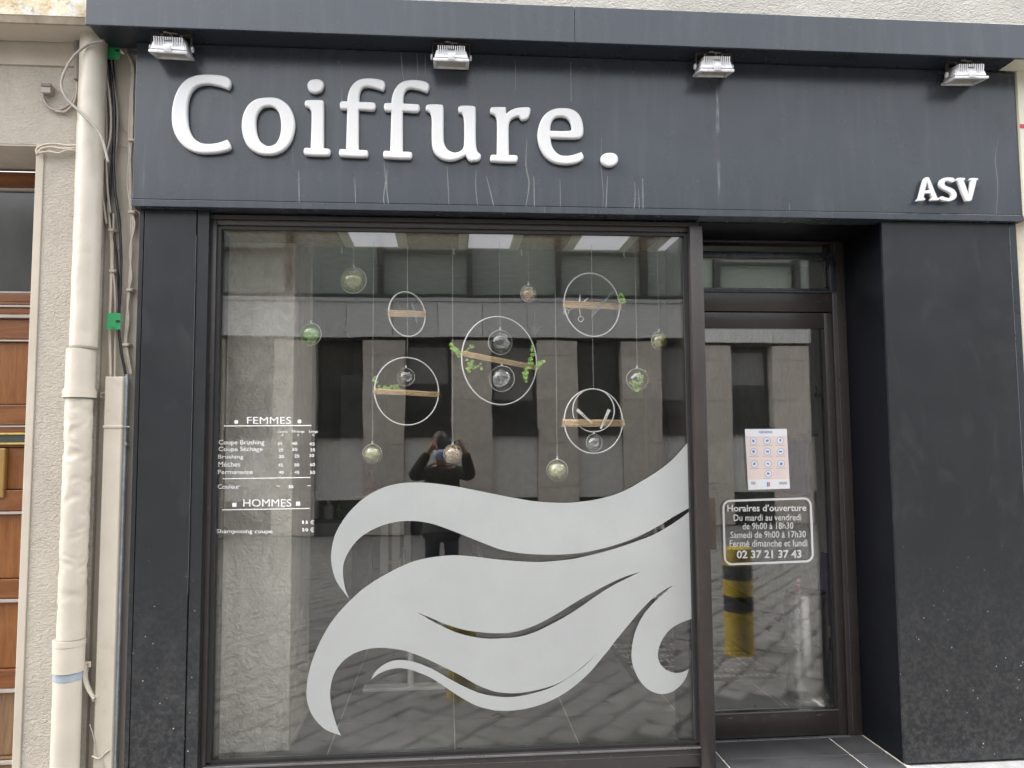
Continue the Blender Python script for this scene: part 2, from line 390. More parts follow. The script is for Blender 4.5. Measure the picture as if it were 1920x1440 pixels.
def B(name, m, parent, *dims, bev=0, smooth=False):
    return MB().box(*dims, bev=bev).build(name, m, parent, smooth)

def spline(pts, closed=True, step=5):
    """Catmull-Rom through the points; a third element marks a sharp corner"""
    n = len(pts); out = []
    P = [Vector((p[0], p[1])) for p in pts]; C = [len(p) > 2 for p in pts]
    for i in range(n if closed else n - 1):
        j = (i + 1) % n; p1, p2 = P[i], P[j]
        p0 = P[i - 1] if (closed or i > 0) else p1; p3 = P[(j + 1) % n] if (closed or j + 1 < n) else p2
        L = (p2 - p1).length
        m1 = (p2 - p0) / max(1e-6, (p2 - p1).length + (p1 - p0).length) * L if not C[i] else (p2 - p1)
        m2 = (p3 - p1) / max(1e-6, (p3 - p2).length + (p2 - p1).length) * L if not C[j] else (p2 - p1)
        for k in range(step):
            t = k / step; t2, t3 = t * t, t * t * t
            out.append(p1 * (2 * t3 - 3 * t2 + 1) + m1 * (t3 - 2 * t2 + t) + p2 * (-2 * t3 + 3 * t2) + m2 * (t3 - t2))
    if not closed: out.append(P[-1])
    return out
def flat_curve(polys, name, m, parent, Y, extrude=.0005, bevel=0, smooth=False):
    """polys: closed outlines in world x, z; filled (holes stay open), given thickness and stood upright at depth Y"""
    cu = bpy.data.curves.new(name, 'CURVE'); cu.dimensions = '2D'; cu.fill_mode = 'BOTH'
    cu.extrude = extrude; cu.bevel_depth = bevel; cu.bevel_resolution = 2; cu.offset = -bevel
    for pl in polys:
        sp = cu.splines.new('POLY'); sp.points.add(len(pl) - 1); sp.use_cyclic_u = True
        for q, p in zip(sp.points, pl): q.co = (p[0], p[1], 0, 1)
    return upright(cu, name, m, parent, Y, None, smooth)
def upright(cu, name, m, parent, Y, fit=None, smooth=False):
    to = bpy.data.objects.new('tmp', cu); COL.objects.link(to)
    me = bpy.data.meshes.new_from_object(to.evaluated_get(bpy.context.evaluated_depsgraph_get()))
    bpy.data.objects.remove(to); bpy.data.curves.remove(cu)
    me.name = name; me.materials.clear()
    if fit: fit(me)
    for v in me.vertices: v.co = (v.co.x, Y - v.co.z, v.co.y)
    return link(name, me, m, parent, smooth)
def text(body, quad, name, m, parent, Y, weight=0.0, mapf=None, space=1.0, shear=0):
    """lettering fitted into the quad (top-left, top-right, bottom-right, bottom-left), given as world x, z"""
    cu = bpy.data.curves.new(name, 'FONT'); cu.body = body; cu.size = 1; cu.offset = weight; cu.space_character = space; cu.resolution_u = 3
    cu.extrude = .0; cu.shear = shear
    def fit(me):
        xs = [v.co.x for v in me.vertices]; ys = [v.co.y for v in me.vertices]
        x0, x1, y0, y1 = min(xs), max(xs), min(ys), max(ys); TL, TR, BR, BL = quad
        for v in me.vertices:
            u = (v.co.x - x0) / (x1 - x0); w = (v.co.y - y0) / (y1 - y0)
            p = (TL * (1 - u) + TR * u) * w + (BL * (1 - u) + BR * u) * (1 - w)
            v.co = (p[0], p[1], 0)
    return upright(cu, name, m, parent, Y, fit)
def P2(x, y, Y):
    p = at(x, y, Y); return Vector((p.x, p.z))
def W2(pts, Y, f): return [P2(*f(p[0], p[1]), Y) for p in pts]

# depths of the shop front
YF, YP, YW, YG, YD, YDG = 0.0, 0.05, 0.09, 0.135, 0.42, 0.447
ZTOP, ZBOT = 3.525, 2.722                      # fascia
ZC0, ZC1 = 3.528, 3.695                        # canopy

# ================================================================== ground
ground = MB().box(-60, 60, -60, 40, -.3, -.035).build('ground', simple('far_street_surface', (.15, .145, .14), .7, 0, .4, .3, 9, bump=.01, bs=22), None)
tag(ground, kind='structure')
street = MB().box(-6.0, 9.0, -9.75, -.135, -.034, -.012).build('street', K['joint'], None); tag(street, kind='structure')
pave = MB().box(-6.0, 9.0, -.131, .6, -.034, -.004).build('pavement', K['concrete'], None); tag(pave, kind='structure')

sett_meshes = []
for k in range(6):
    b = MB(); b.box(-.089, .089, -.081, .081, -.05, .012)
    for v in b.b.verts:
        if v.co.z > 0: v.co.x *= random.uniform(.93, .99); v.co.y *= random.uniform(.93, .99); v.co.z += random.uniform(-.003, .003)
        v.co.x += random.uniform(-.006, .006); v.co.y += random.uniform(-.006, .006)
    top = [e for e in b.b.edges if all(v.co.z > 0 for v in e.verts)]
    bmesh.ops.bevel(b.b, geom=top, offset=.009, segments=1, affect='EDGES')
    me = bpy.data.meshes.new('sett'); b.b.to_mesh(me); b.b.free(); me.materials.append(K['sett']); sett_meshes.append(me)
spots = []
ca, sa = math.cos(math.radians(38)), math.sin(math.radians(38))
for i in range(-75, 75):
    for j in range(-75, 75):
        u = (i + random.uniform(-.05, .05)) * .186; w = (j + random.uniform(-.04, .04)) * .170
        x, y = 1 + u * ca - w * sa, -5 + u * sa + w * ca
        if -5.8 < x < 8.8 and -9.6 < y < -.23: spots.append((x, y))
spots.sort(key=lambda p: (p[0] - .9) ** 2 + (p[1] - .3) ** 2)
rest = bmesh.new()
for k, (x, y) in enumerate(spots):
    M = Matrix.Translation((x + random.uniform(-.006, .006), y + random.uniform(-.006, .006), -.014 + random.uniform(-.005, .004))) @ Matrix.Rotation(math.radians(38 + random.uniform(-4, 4)) + random.choice((0, PI)), 4, 'Z') @ Matrix.Rotation(random.uniform(-.03, .03), 4, 'X')
    me = random.choice(sett_meshes)
    if k < 300:
        o = bpy.data.objects.new('sett', me); COL.objects.link(o); o.parent = street; o.matrix_basis = M
    else:
        n0 = len(rest.verts); rest.from_mesh(me); rest.verts.ensure_lookup_table()
        bmesh.ops.transform(rest, matrix=M, verts=rest.verts[n0:])
me = bpy.data.meshes.new('setts'); rest.to_mesh(me); rest.free()
tag(link('setts', me, K['sett'], street), kind='stuff')

# ================================================================== the building of the shop
shop = thing('shop_building', (.75, .3, 0), 'pale rendered building whose ground floor is the dark grey hairdresser shop front', 'building')
xr_ = 2.95
B('upper_wall', K['stucco_up'], shop, -1.62, 6, .07, .40, 3.56, 4.5)
B('roof_slab', K['int_dark'], shop, -1.6, 6, .41, 7.4, 3.3, 3.5)
# fascia board, its lower return and the canopy over it
B('fascia', K['fascia'], shop, -1.488, 2.987, YF, .30, ZBOT + .036, ZTOP, bev=.0025)
B('fascia_trim', K['fascia'], shop, -1.490, 2.990, YF - .004, .30, ZBOT, ZBOT + .0335, bev=.002)
xm = at(1078, 60, -.165).x
cl = at(160, 38, -.165).x
B('canopy_front', K['fascia'], shop, cl, xm - .0012, -.165, -.150, ZC0 - .012, ZC1, bev=.002)
B('canopy_front', K['fascia'], shop, xm + .0012, 3.9, -.165, -.150, ZC0 - .012, ZC1, bev=.002)
soff_x = at(1901, 110, -.16).x + .03
B('canopy_soffit', K['trim'], shop, cl + .002, soff_x, -.1495, .068, ZC0, ZC0 + .012)
B('canopy_top', K['trim'], shop, cl, 3.9, -.1495, .069, ZC1 - .006, ZC1 - .001)
B('canopy_cheek', K['trim'], shop, cl, cl + .004, -.1495, .068, ZC0 + .0125, ZC1 - .0065)
STK = [((720,304),(723,340),(719,372),(722,388)),((726,318),(725,350),(729,388)),((838,312),(840,345),(842,388)),((893,318),(892,350),(896,390)),((912,330),(920,362),(926,388)),((988,262),(986,310),(992,345),(985,392)),((1001,330),(1002,392)),((1050,335),(1051,394)),((1128,258),(1127,310),(1131,360),(1130,395)),((1139,330),(1136,396)),((1190,340),(1191,370),(1188,398)),((1197,352),(1199,398)),((1205,335),(1206,399)),((752,98),(754,128),(757,152)),((781,100),(783,130),(780,158)),((798,102),(797,140)),((1070,116),(1071,190)),((966,112),(967,170)),((1872,262),(1866,300),(1871,345),(1868,402)),((665,330),(667,384)),((560,320),(561,380)),((1480,380),(1480,404))]
KS = simple('pale_lime_run', (.16, .165, .168), .6, var=.3, vs=60)
for st in STK:
    q_ = spline(st, closed=False, step=4); b = MB(); w_ = random.uniform(.45, 1.1)
    for i_ in range(len(q_) - 1):
        a_, c_ = q_[i_], q_[i_ + 1]; u0 = w_ * (.35 + .65 * math.sin(PI * min(.97, (i_ + .3) / len(q_)))); u1 = w_ * (.35 + .65 * math.sin(PI * min(.97, (i_ + 1.3) / len(q_))))
        b.quadface([at(a_.x - u0, a_.y, -.0004), at(a_.x + u0, a_.y, -.0004), at(c_.x + u1, c_.y, -.0004), at(c_.x - u1, c_.y, -.0004)])
    b.build('drip_stain', KS, shop)
# left pilaster: three folded sheets with open joints
xa, xb, xc, xd = at(262, 400, YP).x, at(271, 400, YP).x, at(369.5, 400, YP).x, at(392, 420, YP).x
B('pilaster_backing', K['gasket'], shop, xa + .01, xd, YP + .02, .40, .0, ZBOT - .001)
B('pilaster_sheet', K['panel'], shop, xa, xb - .002, YP, YP + .16, .004, ZBOT - .002, bev=.0015)
B('pilaster_sheet', K['panel'], shop, xb + .002, xc - .0025, YP, YP + .018, .004, ZBOT - .002, bev=.0015)
B('pilaster_sheet', K['panel'], shop, xc + .0025, xd - .001, YP + .004, YP + .018, .004, ZBOT - .002, bev=.0015)
B('joint_sealant', K['bead'], shop, xc - .0022, xc - .0008, YP - .0004, YP + .004, .9, 2.60)
# right pier
x0, x1 = at(1653, 420, YP - .02).x, at(1892, 424, YP - .02).x
YR = YP - .02
B('pier_sheet', K['panel'], shop, x0, x1 - .0015, YR, YR + .02, .008, ZBOT - .002, bev=.002)
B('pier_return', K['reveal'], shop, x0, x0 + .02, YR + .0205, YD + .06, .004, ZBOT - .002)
B('pier_edge_trim', K['trim'], shop, x1 + .003, x1 + .042, YR + .004, YR + .12, .008, ZBOT - .002, bev=.002)
B('joint_sealant', K['bead'], shop, x1 - .0012, x1 + .0012, YR - .0004, YR + .01, .03, ZBOT - .02)
B('pier_core', K['gasket'], shop, x0 + .021, 3.2, YR + .13, .5, 0, ZBOT)
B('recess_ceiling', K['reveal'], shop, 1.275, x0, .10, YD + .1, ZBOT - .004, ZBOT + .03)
B('head_beam', K['gasket'], shop, -1.4, 3.2, .14, .5, ZBOT + .031, 3.3)

# ---------------------------------------------------------------- display window
gl0, gl1 = at(415, 900, YG).x + .0, at(1292, 900, YG).x
gl0 = at(406, 920, YG).x
gz1, gz0 = at(850, 438, YG).z, at(850, 1403, YG).z
fx0, fx1 = at(393, 420, YW).x, at(1325.5, 900, YW).x
fz1 = ZBOT - .002
b = MB()
b.box(fx0, gl0 - .012, YW, YW + .075, .02, fz1 - .03, bev=.002)
b.box(gl1 + .012, fx1, YW - .03, YD + .1, .004, fz1 - .03, bev=.003)
b.box(gl0 - .0115, gl1 + .0115, YW, YW + .075, gz1 + .014, fz1 - .03, bev=.002)
b.box(gl0 - .0115, gl1 + .0115, YW, YW + .075, .012, gz0 - .018, bev=.002)
win = b.build('display_window', K['frame'], shop, True)
b = MB()
b.box(gl0 - .0118, gl0 + .006, YW + .012, YG - .011, gz0 - .01, gz1 + .01); b.box(gl1 - .006, gl1 + .0118, YW + .012, YG - .011, gz0 - .01, gz1 + .01)
b.box(gl0 + .0061, gl1 - .0061, YW + .012, YG - .011, gz1 - .004, gz1 + .0138); b.box(gl0 + .0061, gl1 - .0061, YW + .012, YG - .011, gz0 - .0178, gz0 - .003)
b.build('glazing_gasket', K['gasket'], win)
B('glazing_bead', K['bead'], win, gl0 - .02, gl1 + .012, YW - .007, YW - .0002, gz0 - .030, gz0 - .020, bev=.002)
B('glazing_bead', K['bead'], win, gl1 - .0085, gl1 - .0064, YG - .0108, YG - .006, gz0, gz1 - .02)
B('head_flashing', K['frame'], win, fx0, fx1 - .01, YW - .012, YW + .07, fz1 - .029, fz1 - .008, bev=.002)
B('frame_groove', K['gasket'], win, gl0 - .055, gl0 - .0535, YW - .0006, YW + .002, .14, fz1 - .06)
B('frame_groove', K['gasket'], win, gl0 - .055, gl1 + .02, YW - .0006, YW + .002, gz1 + .038, gz1 + .0395)
B('frame_groove', K['bead'], win, fx0 + .02, gl1 + .02, YW - .0006, YW + .002, gz0 - .058, gz0 - .0568)
for xp in (435, 862, 1270):
    p = at(xp, 1418 - (xp - 435) * .033 , YW)
    B('drain_slot', K['gasket'], win, p.x - .014, p.x + .014, YW - .0015, YW + .002, p.z - .003, p.z + .003)
B('glass_pane', K['pane'], win, gl0 - .005, gl1 + .005, YG - .009, YG + .009, gz0 - .005, gz1 + .005)

# ---------------------------------------------------------------- entrance door
dx1 = at(1588, 1000, YD).x; lx1 = at(1588, 980, YD).x - .028; dgx1 = at(1552.5, 970, YDG).x; dgx0 = 1.405
tz1, tz0 = at(1440, 455, YD).z, at(1440, 578, YD).z
lz1, lz0 = at(1440, 586, YD).z, at(1440, 1383, YD).z
dgz1, dgz0 = at(1440, 618, YDG).z, at(1440, 1331, YDG).z
tgx1, tgz1, tgz0 = at(1545, 515, YDG).x, at(1440, 489, YDG).z, at(1440, 540, YDG).z
b = MB()
b.box(dx1 - .035, x0 - .001, YD - .005, YD + .09, .004, ZBOT - .006, bev=.002)
b.box(fx1 + .001, dx1 - .0355, YD - .004, YD + .09, tz1, ZBOT - .006, bev=.002)
b.box(fx1 + .001, dx1 - .0355, YD - .002, YD + .09, lz1 + .006, tgz0 - .030, bev=.002)
door = b.build('entrance_door', K['frame'], shop, True)
B('frame_seam', K['bead'], door, dx1 - .012, dx1 - .010, YD - .0056, YD, .02, tz1)
b = MB()
b.box(fx1 + .001, dgx0 - .008, YD + .004, YD + .07, lz0, lz1, bev=.002)
b.box(dgx1 + .008, dx1 - .038, YD + .004, YD + .07, lz0, lz1, bev=.002)
b.box(dgx0 - .0078, dgx1 + .0078, YD + .004, YD + .07, dgz1 + .006, lz1, bev=.002)
b.box(dgx0 - .0078, dgx1 + .0078, YD + .004, YD + .07, lz0, dgz0 - .008, bev=.002)
leaf = b.build('door_leaf', K['frame'], door, True)
B('door_glass', K['dpane'], door, dgx0 - .004, dgx1 + .004, YDG - .008, YDG + .008, dgz0 - .004, dgz1 + .004)
B('glazing_bead', K['bead'], door, dgx0, dgx1 + .006, YD + .0, YD + .0038, dgz0 - .0078, dgz0 - .001, bev=.001)
B('glazing_gasket', K['gasket'], door, dgx1 - .006, dgx1 + .0076, YD + .008, YDG - .0082, dgz0, dgz1)
b = MB(); b.box(fx1 + .001, tgx1 + .05, YD - .012, YD + .02, tgz1 + .010, tgz1 + .042, bev=.003)
b.box(tgx1 + .012, tgx1 + .05, YD - .012, YD + .02, tgz0 - .028, tgz1 + .0095, bev=.003)
b.box(fx1 + .001, tgx1 + .0115, YD - .012, YD + .02, tgz0 - .028, tgz0 - .008, bev=.003)
b.build('transom_frame', K['trim'], door, True)
B('transom_edge', K['bead'], door, fx1 + .001, tgx1 + .051, YD - .0135, YD - .0122, tgz0 - .0295, tgz0 - .0275)
B('transom_glass', K['tpane'], door, fx1 + .001, tgx1 + .006, YDG - .008, YDG + .008, tgz0 - .006, tgz1 + .008)
B('door_sweep', K['bead'], door, fx1 + .002, dx1 - .03, YD - .022, YD + .003, lz0 - .028, lz0 - .002, bev=.004)
B('threshold', K['gasket'], door, fx1 + .001, dx1 - .036, YD - .01, YD + .10, .001, lz0 - .029)
for xp in (1318, 1533):
    p = at(xp, 566, YD); B('vent_cover', K['gasket'], door, p.x - .018, p.x + .018, YD - .007, YD - .0015, p.z - .008, p.z + .008, bev=.002)
for xp, yp in ((1370, 1347), (1536, 1341)):
    p = at(xp, yp, YD); B('drain_slot', K['bead'], door, p.x - .012, p.x + .012, YD + .0022, YD + .0039, p.z - .002, p.z + .002)
ha, hb = at(1320, 933, YD - .05), at(1343, 1030, YD - .05)
b = MB(); b.box(ha.x - .012, hb.x, YD - .06, YD - .045, hb.z, ha.z, bev=.004)
b.box(ha.x - .008, ha.x + .014, YD - .0448, YD + .0035, ha.z - .06, ha.z - .03); b.box(ha.x - .008, ha.x + .014, YD - .0448, YD + .0035, hb.z + .03, hb.z + .06)
b.build('pull_handle', K['brown'], door, True)
p = at(1533, 735, YDG + .03)
b = MB(); b.box(p.x - .01, p.x + .03, YDG + .012, YDG + .05, p.z - .03, p.z - .005); b.prism([(p.x - .008, YDG + .02, p.z - .006), (p.x + .004, YDG + .02, p.z - .006), (p.x - .006, YDG + .02, p.z + .04), (p.x - .012, YDG + .02, p.z + .04)], (0, .012, 0))
b.build('door_catch', K['gasket'], door)

# ---------------------------------------------------------------- doorstep
step = MB().box(1.27, x0 + .02, -.12, YD + .2, -.03, -.0015).build('doorstep', K['grout'], None); tag(step, kind='structure')
ys = [-.118, .175, YD + .1]; xs = [1.275, 1.372, 2.035, x0 - .003]
for i in range(3):
    for j in range(2):
        MB().box(xs[i] + .0045, xs[i + 1] - .0045, ys[j] + .0045, ys[j + 1] - .0045, -.02, .003, bev=.0015).build('tile', K['step_tile'], step)

# ================================================================== lettering on the fascia
sign = thing('shop_sign', (.2, -.02, 2.9), 'large white raised sign lettering reading Coiffure. across the fascia', 'sign')
YL = -.017
f1 = lambda x, y: (300 + x / 6, 120 + y / 6)
f2 = lambda x, y: (620 + x / 6.857, 130 + y / 6.857)
f3 = lambda x, y: (890 + x / 6.4, 180 + y / 6.4)
GL = [
 (f1, [[(765,282,1),(700,257),(640,240),(540,222),(450,232),(390,262),(340,330),(312,430),(305,540),(310,640),(330,740),(370,820),(430,870),(500,893),(580,893),(660,880),(755,845,1),(785,890),(796,930),(785,955),(740,975),(650,995),(540,1003),(430,998),(330,965),(240,900),(170,800),(135,690),(127,570),(140,450),(175,330),(235,225),(310,160),(400,125),(500,113),(620,116),(720,130),(775,155),(798,195),(795,240)]]),
 (f1, [[(1225,372),(1330,385),(1420,440),(1480,520),(1515,640),(1510,750),(1475,860),(1410,950),(1320,1003),(1220,1020),(1100,1003),(1000,940),(945,850),(918,740),(920,620),(950,520),(1010,435),(1100,385)],
       [(1210,472),(1270,480),(1325,530),(1352,610),(1358,720),(1340,820),(1300,890),(1240,918),(1190,912),(1130,870),(1092,790),(1078,690),(1082,600),(1110,530),(1155,485)]]),
 (f1, [[(1745,166),(1800,172),(1838,205),(1838,255),(1810,300),(1750,322),(1690,310),(1660,270),(1657,220),(1690,178)],
       [(1655,402),(1815,402),(1840,415),(1843,440),(1842,942,1),(1895,950),(1915,968),(1910,1010),(1890,1030),(1640,1022),(1620,1005),(1612,975),(1622,945),(1642,938),(1692,942,1),(1702,560),(1690,510),(1665,485),(1640,476),(1625,450),(1625,430),(1635,410)]]),
]
F_ = [(210,405,1),(215,350),(240,260),(290,180),(360,130),(450,110),(560,112),(650,130),(690,155),(702,190),(695,235),(672,272,1),(600,245),(520,225),(460,218),(410,235),(380,290),(370,350),(370,412,1),(560,425),(577,450),(575,500),(545,525),(362,515,1),(360,1030,1),(465,1037),(480,1060),(475,1110),(455,1127),(130,1115),(108,1095),(105,1050),(120,1022),(195,1023,1),(210,512,1),(135,508),(118,480),(117,430),(135,407)]
GL += [(f2, [F_]), (f2, [[(p[0] + 568, p[1] + 22) + tuple(p[2:]) for p in F_]]),
 (f2, [[(1235,455),(1300,443),(1400,447),(1440,455),(1453,490),(1453,860),(1465,960),(1510,1030),(1580,1063),(1640,1058),(1690,1025),(1712,970),(1715,700),(1708,620),(1690,565),(1650,550),(1640,510),(1640,485),(1665,465),(1740,460),(1830,465),(1862,480),(1868,510),(1868,900),(1875,1000),(1892,1055),(1928,1090),(1931,1135),(1905,1168),(1860,1178),(1800,1180),(1770,1160),(1735,1108,1),(1680,1135),(1600,1165),(1500,1170),(1410,1140),(1340,1080),(1305,990),(1297,850),(1297,650),(1285,570),(1255,538),(1228,525),(1220,490)]]),
 (f3, [[(205,130),(378,128,1),(382,205,1),(430,168),(500,140),(590,130),(655,132),(672,150),(668,200),(650,250),(620,278),(570,286),(555,275),(535,243,1),(490,248),(445,275),(418,320),(410,400),(413,703,1),(500,708),(518,725),(515,770),(495,794),(205,785),(187,765),(187,730),(200,703),(265,700,1),(268,350),(262,270),(245,230),(215,212),(190,200),(185,160)]]),
 (f3, [[(1060,140),(1170,155),(1245,205),(1290,285),(1308,380),(1305,450),(1285,490),(1235,507),(1100,508),(915,500,1),(925,580),(960,650),(1020,700),(1090,713),(1170,705),(1235,685),(1282,668,1),(1308,710),(1310,740),(1290,770),(1230,800),(1130,818),(1040,815),(940,790),(850,725),(790,630),(760,530),(755,440),(775,340),(820,245),(890,180),(970,147)],
       [(910,412,1),(915,350),(935,295),(975,255),(1040,243),(1100,258),(1145,305),(1163,370),(1163,400),(1140,412),(1050,416)]]),
 (f3, [[(1625,677),(1690,692),(1722,735),(1718,790),(1680,830),(1620,845),(1560,828),(1520,785),(1518,730),(1555,690)]])]
for f, outl in GL:
    flat_curve([W2(spline(o_, step=6), -.03, f) for o_ in outl], 'letter', K['white'], sign, YL, .006, .008, 'auto')
name = thing('name_sign', (2.68, -.02, 2.85), 'small white raised letters ASV at the lower right of the fascia', 'sign')
f4 = lambda x, y: (1700 + x / 12, 320 + y / 12)
for outl in ([[(385,195),(425,152),(495,150),(520,190),(690,608,1),(735,620),(740,645),(722,665),(540,672),(530,655),(545,625),(575,612,1),(530,515,1),(400,515,1),(385,607,1),(415,625),(420,645),(400,668),(240,685),(228,665),(240,640),(270,615,1)], [(460,255,1),(415,445,1),(525,440,1)]],
             [[(1075,190),(1080,225),(1060,255),(1020,265),(960,245),(900,230),(865,250),(855,300),(890,345),(1000,390),(1080,440),(1120,510),(1125,570),(1095,630),(1020,675),(920,692),(820,675),(765,650),(755,615),(780,580),(820,580),(880,605),(950,615),(1000,595),(1010,550),(985,510),(900,460),(800,410),(745,350),(733,290),(755,220),(810,175),(890,155),(980,155),(1050,165)]],
             [[(1120,195),(1145,165),(1305,165),(1320,185),(1310,210),(1285,220,1),(1400,545,1),(1450,215,1),(1425,215),(1418,190),(1440,168),(1600,172),(1612,185),(1600,212),(1575,222,1),(1470,640),(1445,680),(1350,690),(1325,675),(1150,240,1),(1122,225)]]):
    flat_curve([W2(spline(o_, step=5), -.035, f4) for o_ in outl], 'letter', K['white'], name, -.028, .0065, .0025, 'auto')

# ================================================================== floodlights under the canopy
def floodlight(root):
    b = MB()                                     # finned cast body, open side down
    W, D, H = .082, .062, .046; zt, zb = -.040, -.088
    tp = [(-W + .012, -D + .02, zt), (W - .012, -D + .02, zt), (W - .012, D - .015, zt), (-W + .012, D - .015, zt)]
    bt = [(-W, -D, zb), (W, -D, zb), (W, D, zb), (-W, D, zb)]
    v = [b.b.verts.new(q) for q in tp + bt]
    for f in ((0, 1, 2, 3), (7, 6, 5, 4), (0, 4, 5, 1), (1, 5, 6, 2), (2, 6, 7, 3), (3, 7, 4, 0)): b.b.faces.new([v[k] for k in f])
    bmesh.ops.bevel(b.b, geom=list(b.b.edges), offset=.006, segments=2, affect='EDGES')
    body = b.build('housing', K['alu'], root, True, True)
    b = MB()
    for k in range(13):
        if 5 <= k <= 7: lo = zt - .002
        else: lo = zt - .03
        x = -W + .02 + k * (2 * W - .04) / 12
        b.box(x - .0022, x + .0022, -D + .006, D - .02, lo, zt + .012)
    b.build('cooling_fins', K['alu'], body, False, True)
    b = MB()
    for q in ((-W - .004, W + .004, -D - .004, -D + .012), (-W - .004, W + .004, D - .012, D + .004), (-W - .004, -W + .012, -D + .0122, D - .0122), (W - .012, W + .004, -D + .0122, D - .0122)):
        b.box(q[0], q[1], q[2], q[3], zb - .014, zb - .001, bev=.002)
    b.build('rim', K['alu'], root, True, True)
    MB().box(-W + .013, W - .013, -D + .013, D - .013, zb - .008, zb - .004).build('lamp_glass', K['lens'], root, False, True)
    MB().box(-.016, .016, -D - .010, -D - .001, zb - .010, zb + .020, bev=.002).build('latch', K['alu'], root, True, True)
    q_ = Matrix.Translation((0, 0, -.066)) @ Matrix.Rotation(math.radians(13), 4, 'X') @ Matrix.Translation((0, 0, .066))
    for o_ in root.children: o_.matrix_basis = q_
    b = MB(); b.box(-.088, .088, -.016, .016, -.005, -.001); b.box(-.0905, -.0882, -.014, .014, -.072, -.001); b.box(.0882, .0905, -.014, .014, -.072, -.001)
    b.build('bracket', K['bracket'], root, False, True)
    for s in (-1, 1):
        MB().lathe([(.014, 0), (.014, .006), (.009, .009)], 14, (s * .091, 0, -.066), Matrix.Rotation(s * PI / 2, 4, 'Y')).build('knob', K['alu'], root, True, True)
        MB().lathe([(.006, 0), (.006, .005), (.003, .007)], 10, (s * .043, -.006, -.0052), Matrix.Rotation(PI, 4, 'X')).build('screw', K['screw'], root, True, True)
    MB().tube([(.004, .0, zt), (.008, -.02, zt + .025), (.002, -.035, -.012), (-.02, -.04, -.006), (-.03, -.03, -.004), (.03, -.02, -.003)], .0035, 6).build('cable_tail', K['cab_g'], root, True, True)
def copy_tree(o, parent=None):
    c = o.copy(); COL.objects.link(c)
    if parent is not None: c.parent = parent
    for ch in list(o.children): copy_tree(ch, c)
    return c
fl = [(322, 'grey floodlight above the letter C, leftmost under the canopy', .05), (846, 'grey floodlight with bare fins above the letter u of Coiffure', 0), (1338, 'grey floodlight above the empty part of the fascia, third from the left', -.04), (1808, 'grey floodlight at the right end of the canopy above ASV', -.07)]
proto = None
for xp, lab, rz in fl:
    loc = Vector((at(xp, 90 + (xp - 322) * .038, -.075).x, -.075, ZC0))
    if proto is None:
        proto = thing('floodlight', (0, 0, 0), lab, 'floodlight', 'floodlights under the canopy'); floodlight(proto); o = proto
    else: o = copy_tree(proto); o['label'] = lab
    o.location = loc; o.rotation_euler = (math.radians(random.uniform(-4, 2)), 0, rz)

# ================================================================== left neighbour
nb = thing('neighbouring_building', (-2.6, .3, 0), 'cream roughcast house on the left with a wooden entrance door', 'building')
YN = .10
pxl = at(70, 290, YN).x
zl = at(30, 270, YN).z
B('wall', K['stucco'], nb, pxl, -1.66, YN, .50, 0, 3.44)
B('wall_recess', K['smooth'], nb, -1.6595, -1.47, YN + .03, .50, 0, 3.53)
B('lintel_wall', K['stucco'], nb, -5, pxl - .0005, YN, .46, zl, 3.44)
B('smooth_band', K['smooth'], nb, -5, -1.6605, YN - .012, .46, 3.4405, 3.56)
B('door_surround', K['smooth'], nb, pxl - .004, pxl + .034, YN - .006, .47, 0, zl - .0005, bev=.004)
B('soffit_render', K['smooth'], nb, -5, pxl - .0045, YN + .002, .47, zl - .008, zl - .0008)
cz = at(60, 28, -.11).z
b = MB(); b.box(-5, -1.667, -.11, .3, cz, 4.6); b.build('cornice', K['stain'], nb)
B('cornice_underside', K['smooth'], nb, -5, -1.668, -.0845, .08, cz - .028, cz - .0005)
b = MB(); b.prism([(-5, -.108, cz - .0005), (-5, -.098, cz - .032), (-5, -.085, cz - .032), (-5, -.085, cz - .0005)], (3.332, 0, 0)); b.build('cornice_moulding', simple('grimy_stone', (.30, .25, .19), .9, var=.3, vs=14), nb)
B('upper_wall', K['stain'], nb, -5, -1.667, -.02, .3, 4.6005, 4.7)
YDR = .42
dzs = lambda y: at(30, y, YDR).z
dr0, dr1 = -3.2, pxl + .03
wd = MB().box(dr0, dr1, YDR + .04, YDR + .08, 0, dzs(318)).build('wooden_door', K['wood'], nb)
def rail(y0, y1, name='rail', m='wood', d=0.0, t=.04, bev=.004):
    return B(name, K[m], wd, dr0, dr1, YDR + d, YDR + d + t - .0005, dzs(y1), dzs(y0) , bev=bev)
rail(322, 352); rail(352.5, 357, 'moulding', 'lead', -.006)
B('transom_pane', K['dark_glass'], wd, dr0, dr1, YDR + .02, YDR + .03, dzs(545), dzs(357.5))
rail(546, 550, 'moulding', 'lead', .004); rail(550.5, 567); rail(568, 572, 'moulding', 'wood', -.016, .056, .003); rail(573, 577, 'weather_strip', 'lead', -.02, .06, .002); rail(578, 590, 'moulding', 'wood', -.012, .05); rail(591, 597, 'weather_strip', 'lead', -.022, .06, .002)
rail(598, 636); rail(637, 640, 'moulding', 'lead', -.004, .04, .001); rail(641, 758, 'door_panel', 'wood_v', .018, .02); rail(759, 797, 'rail'); rail(798, 801, 'moulding', 'lead', -.004, .04, .001)
rail(802, 811); rail(834, 838, 'rail')
rail(839, 918, 'door_panel', 'wood_v', .018, .02); rail(919, 958, 'rail'); rail(959, 964, 'moulding', 'lead', -.004, .04, .001); rail(965, 1085, 'door_panel', 'wood_v', .018, .02)
rail(1086, 1122, 'rail'); rail(1123, 1129, 'moulding', 'lead', -.004, .04, .001); rail(1130, 1254, 'door_panel', 'wood_v', .018, .02); rail(1255, 1290, 'rail'); rail(1291, 1298, 'moulding', 'lead', -.004, .04, .001)
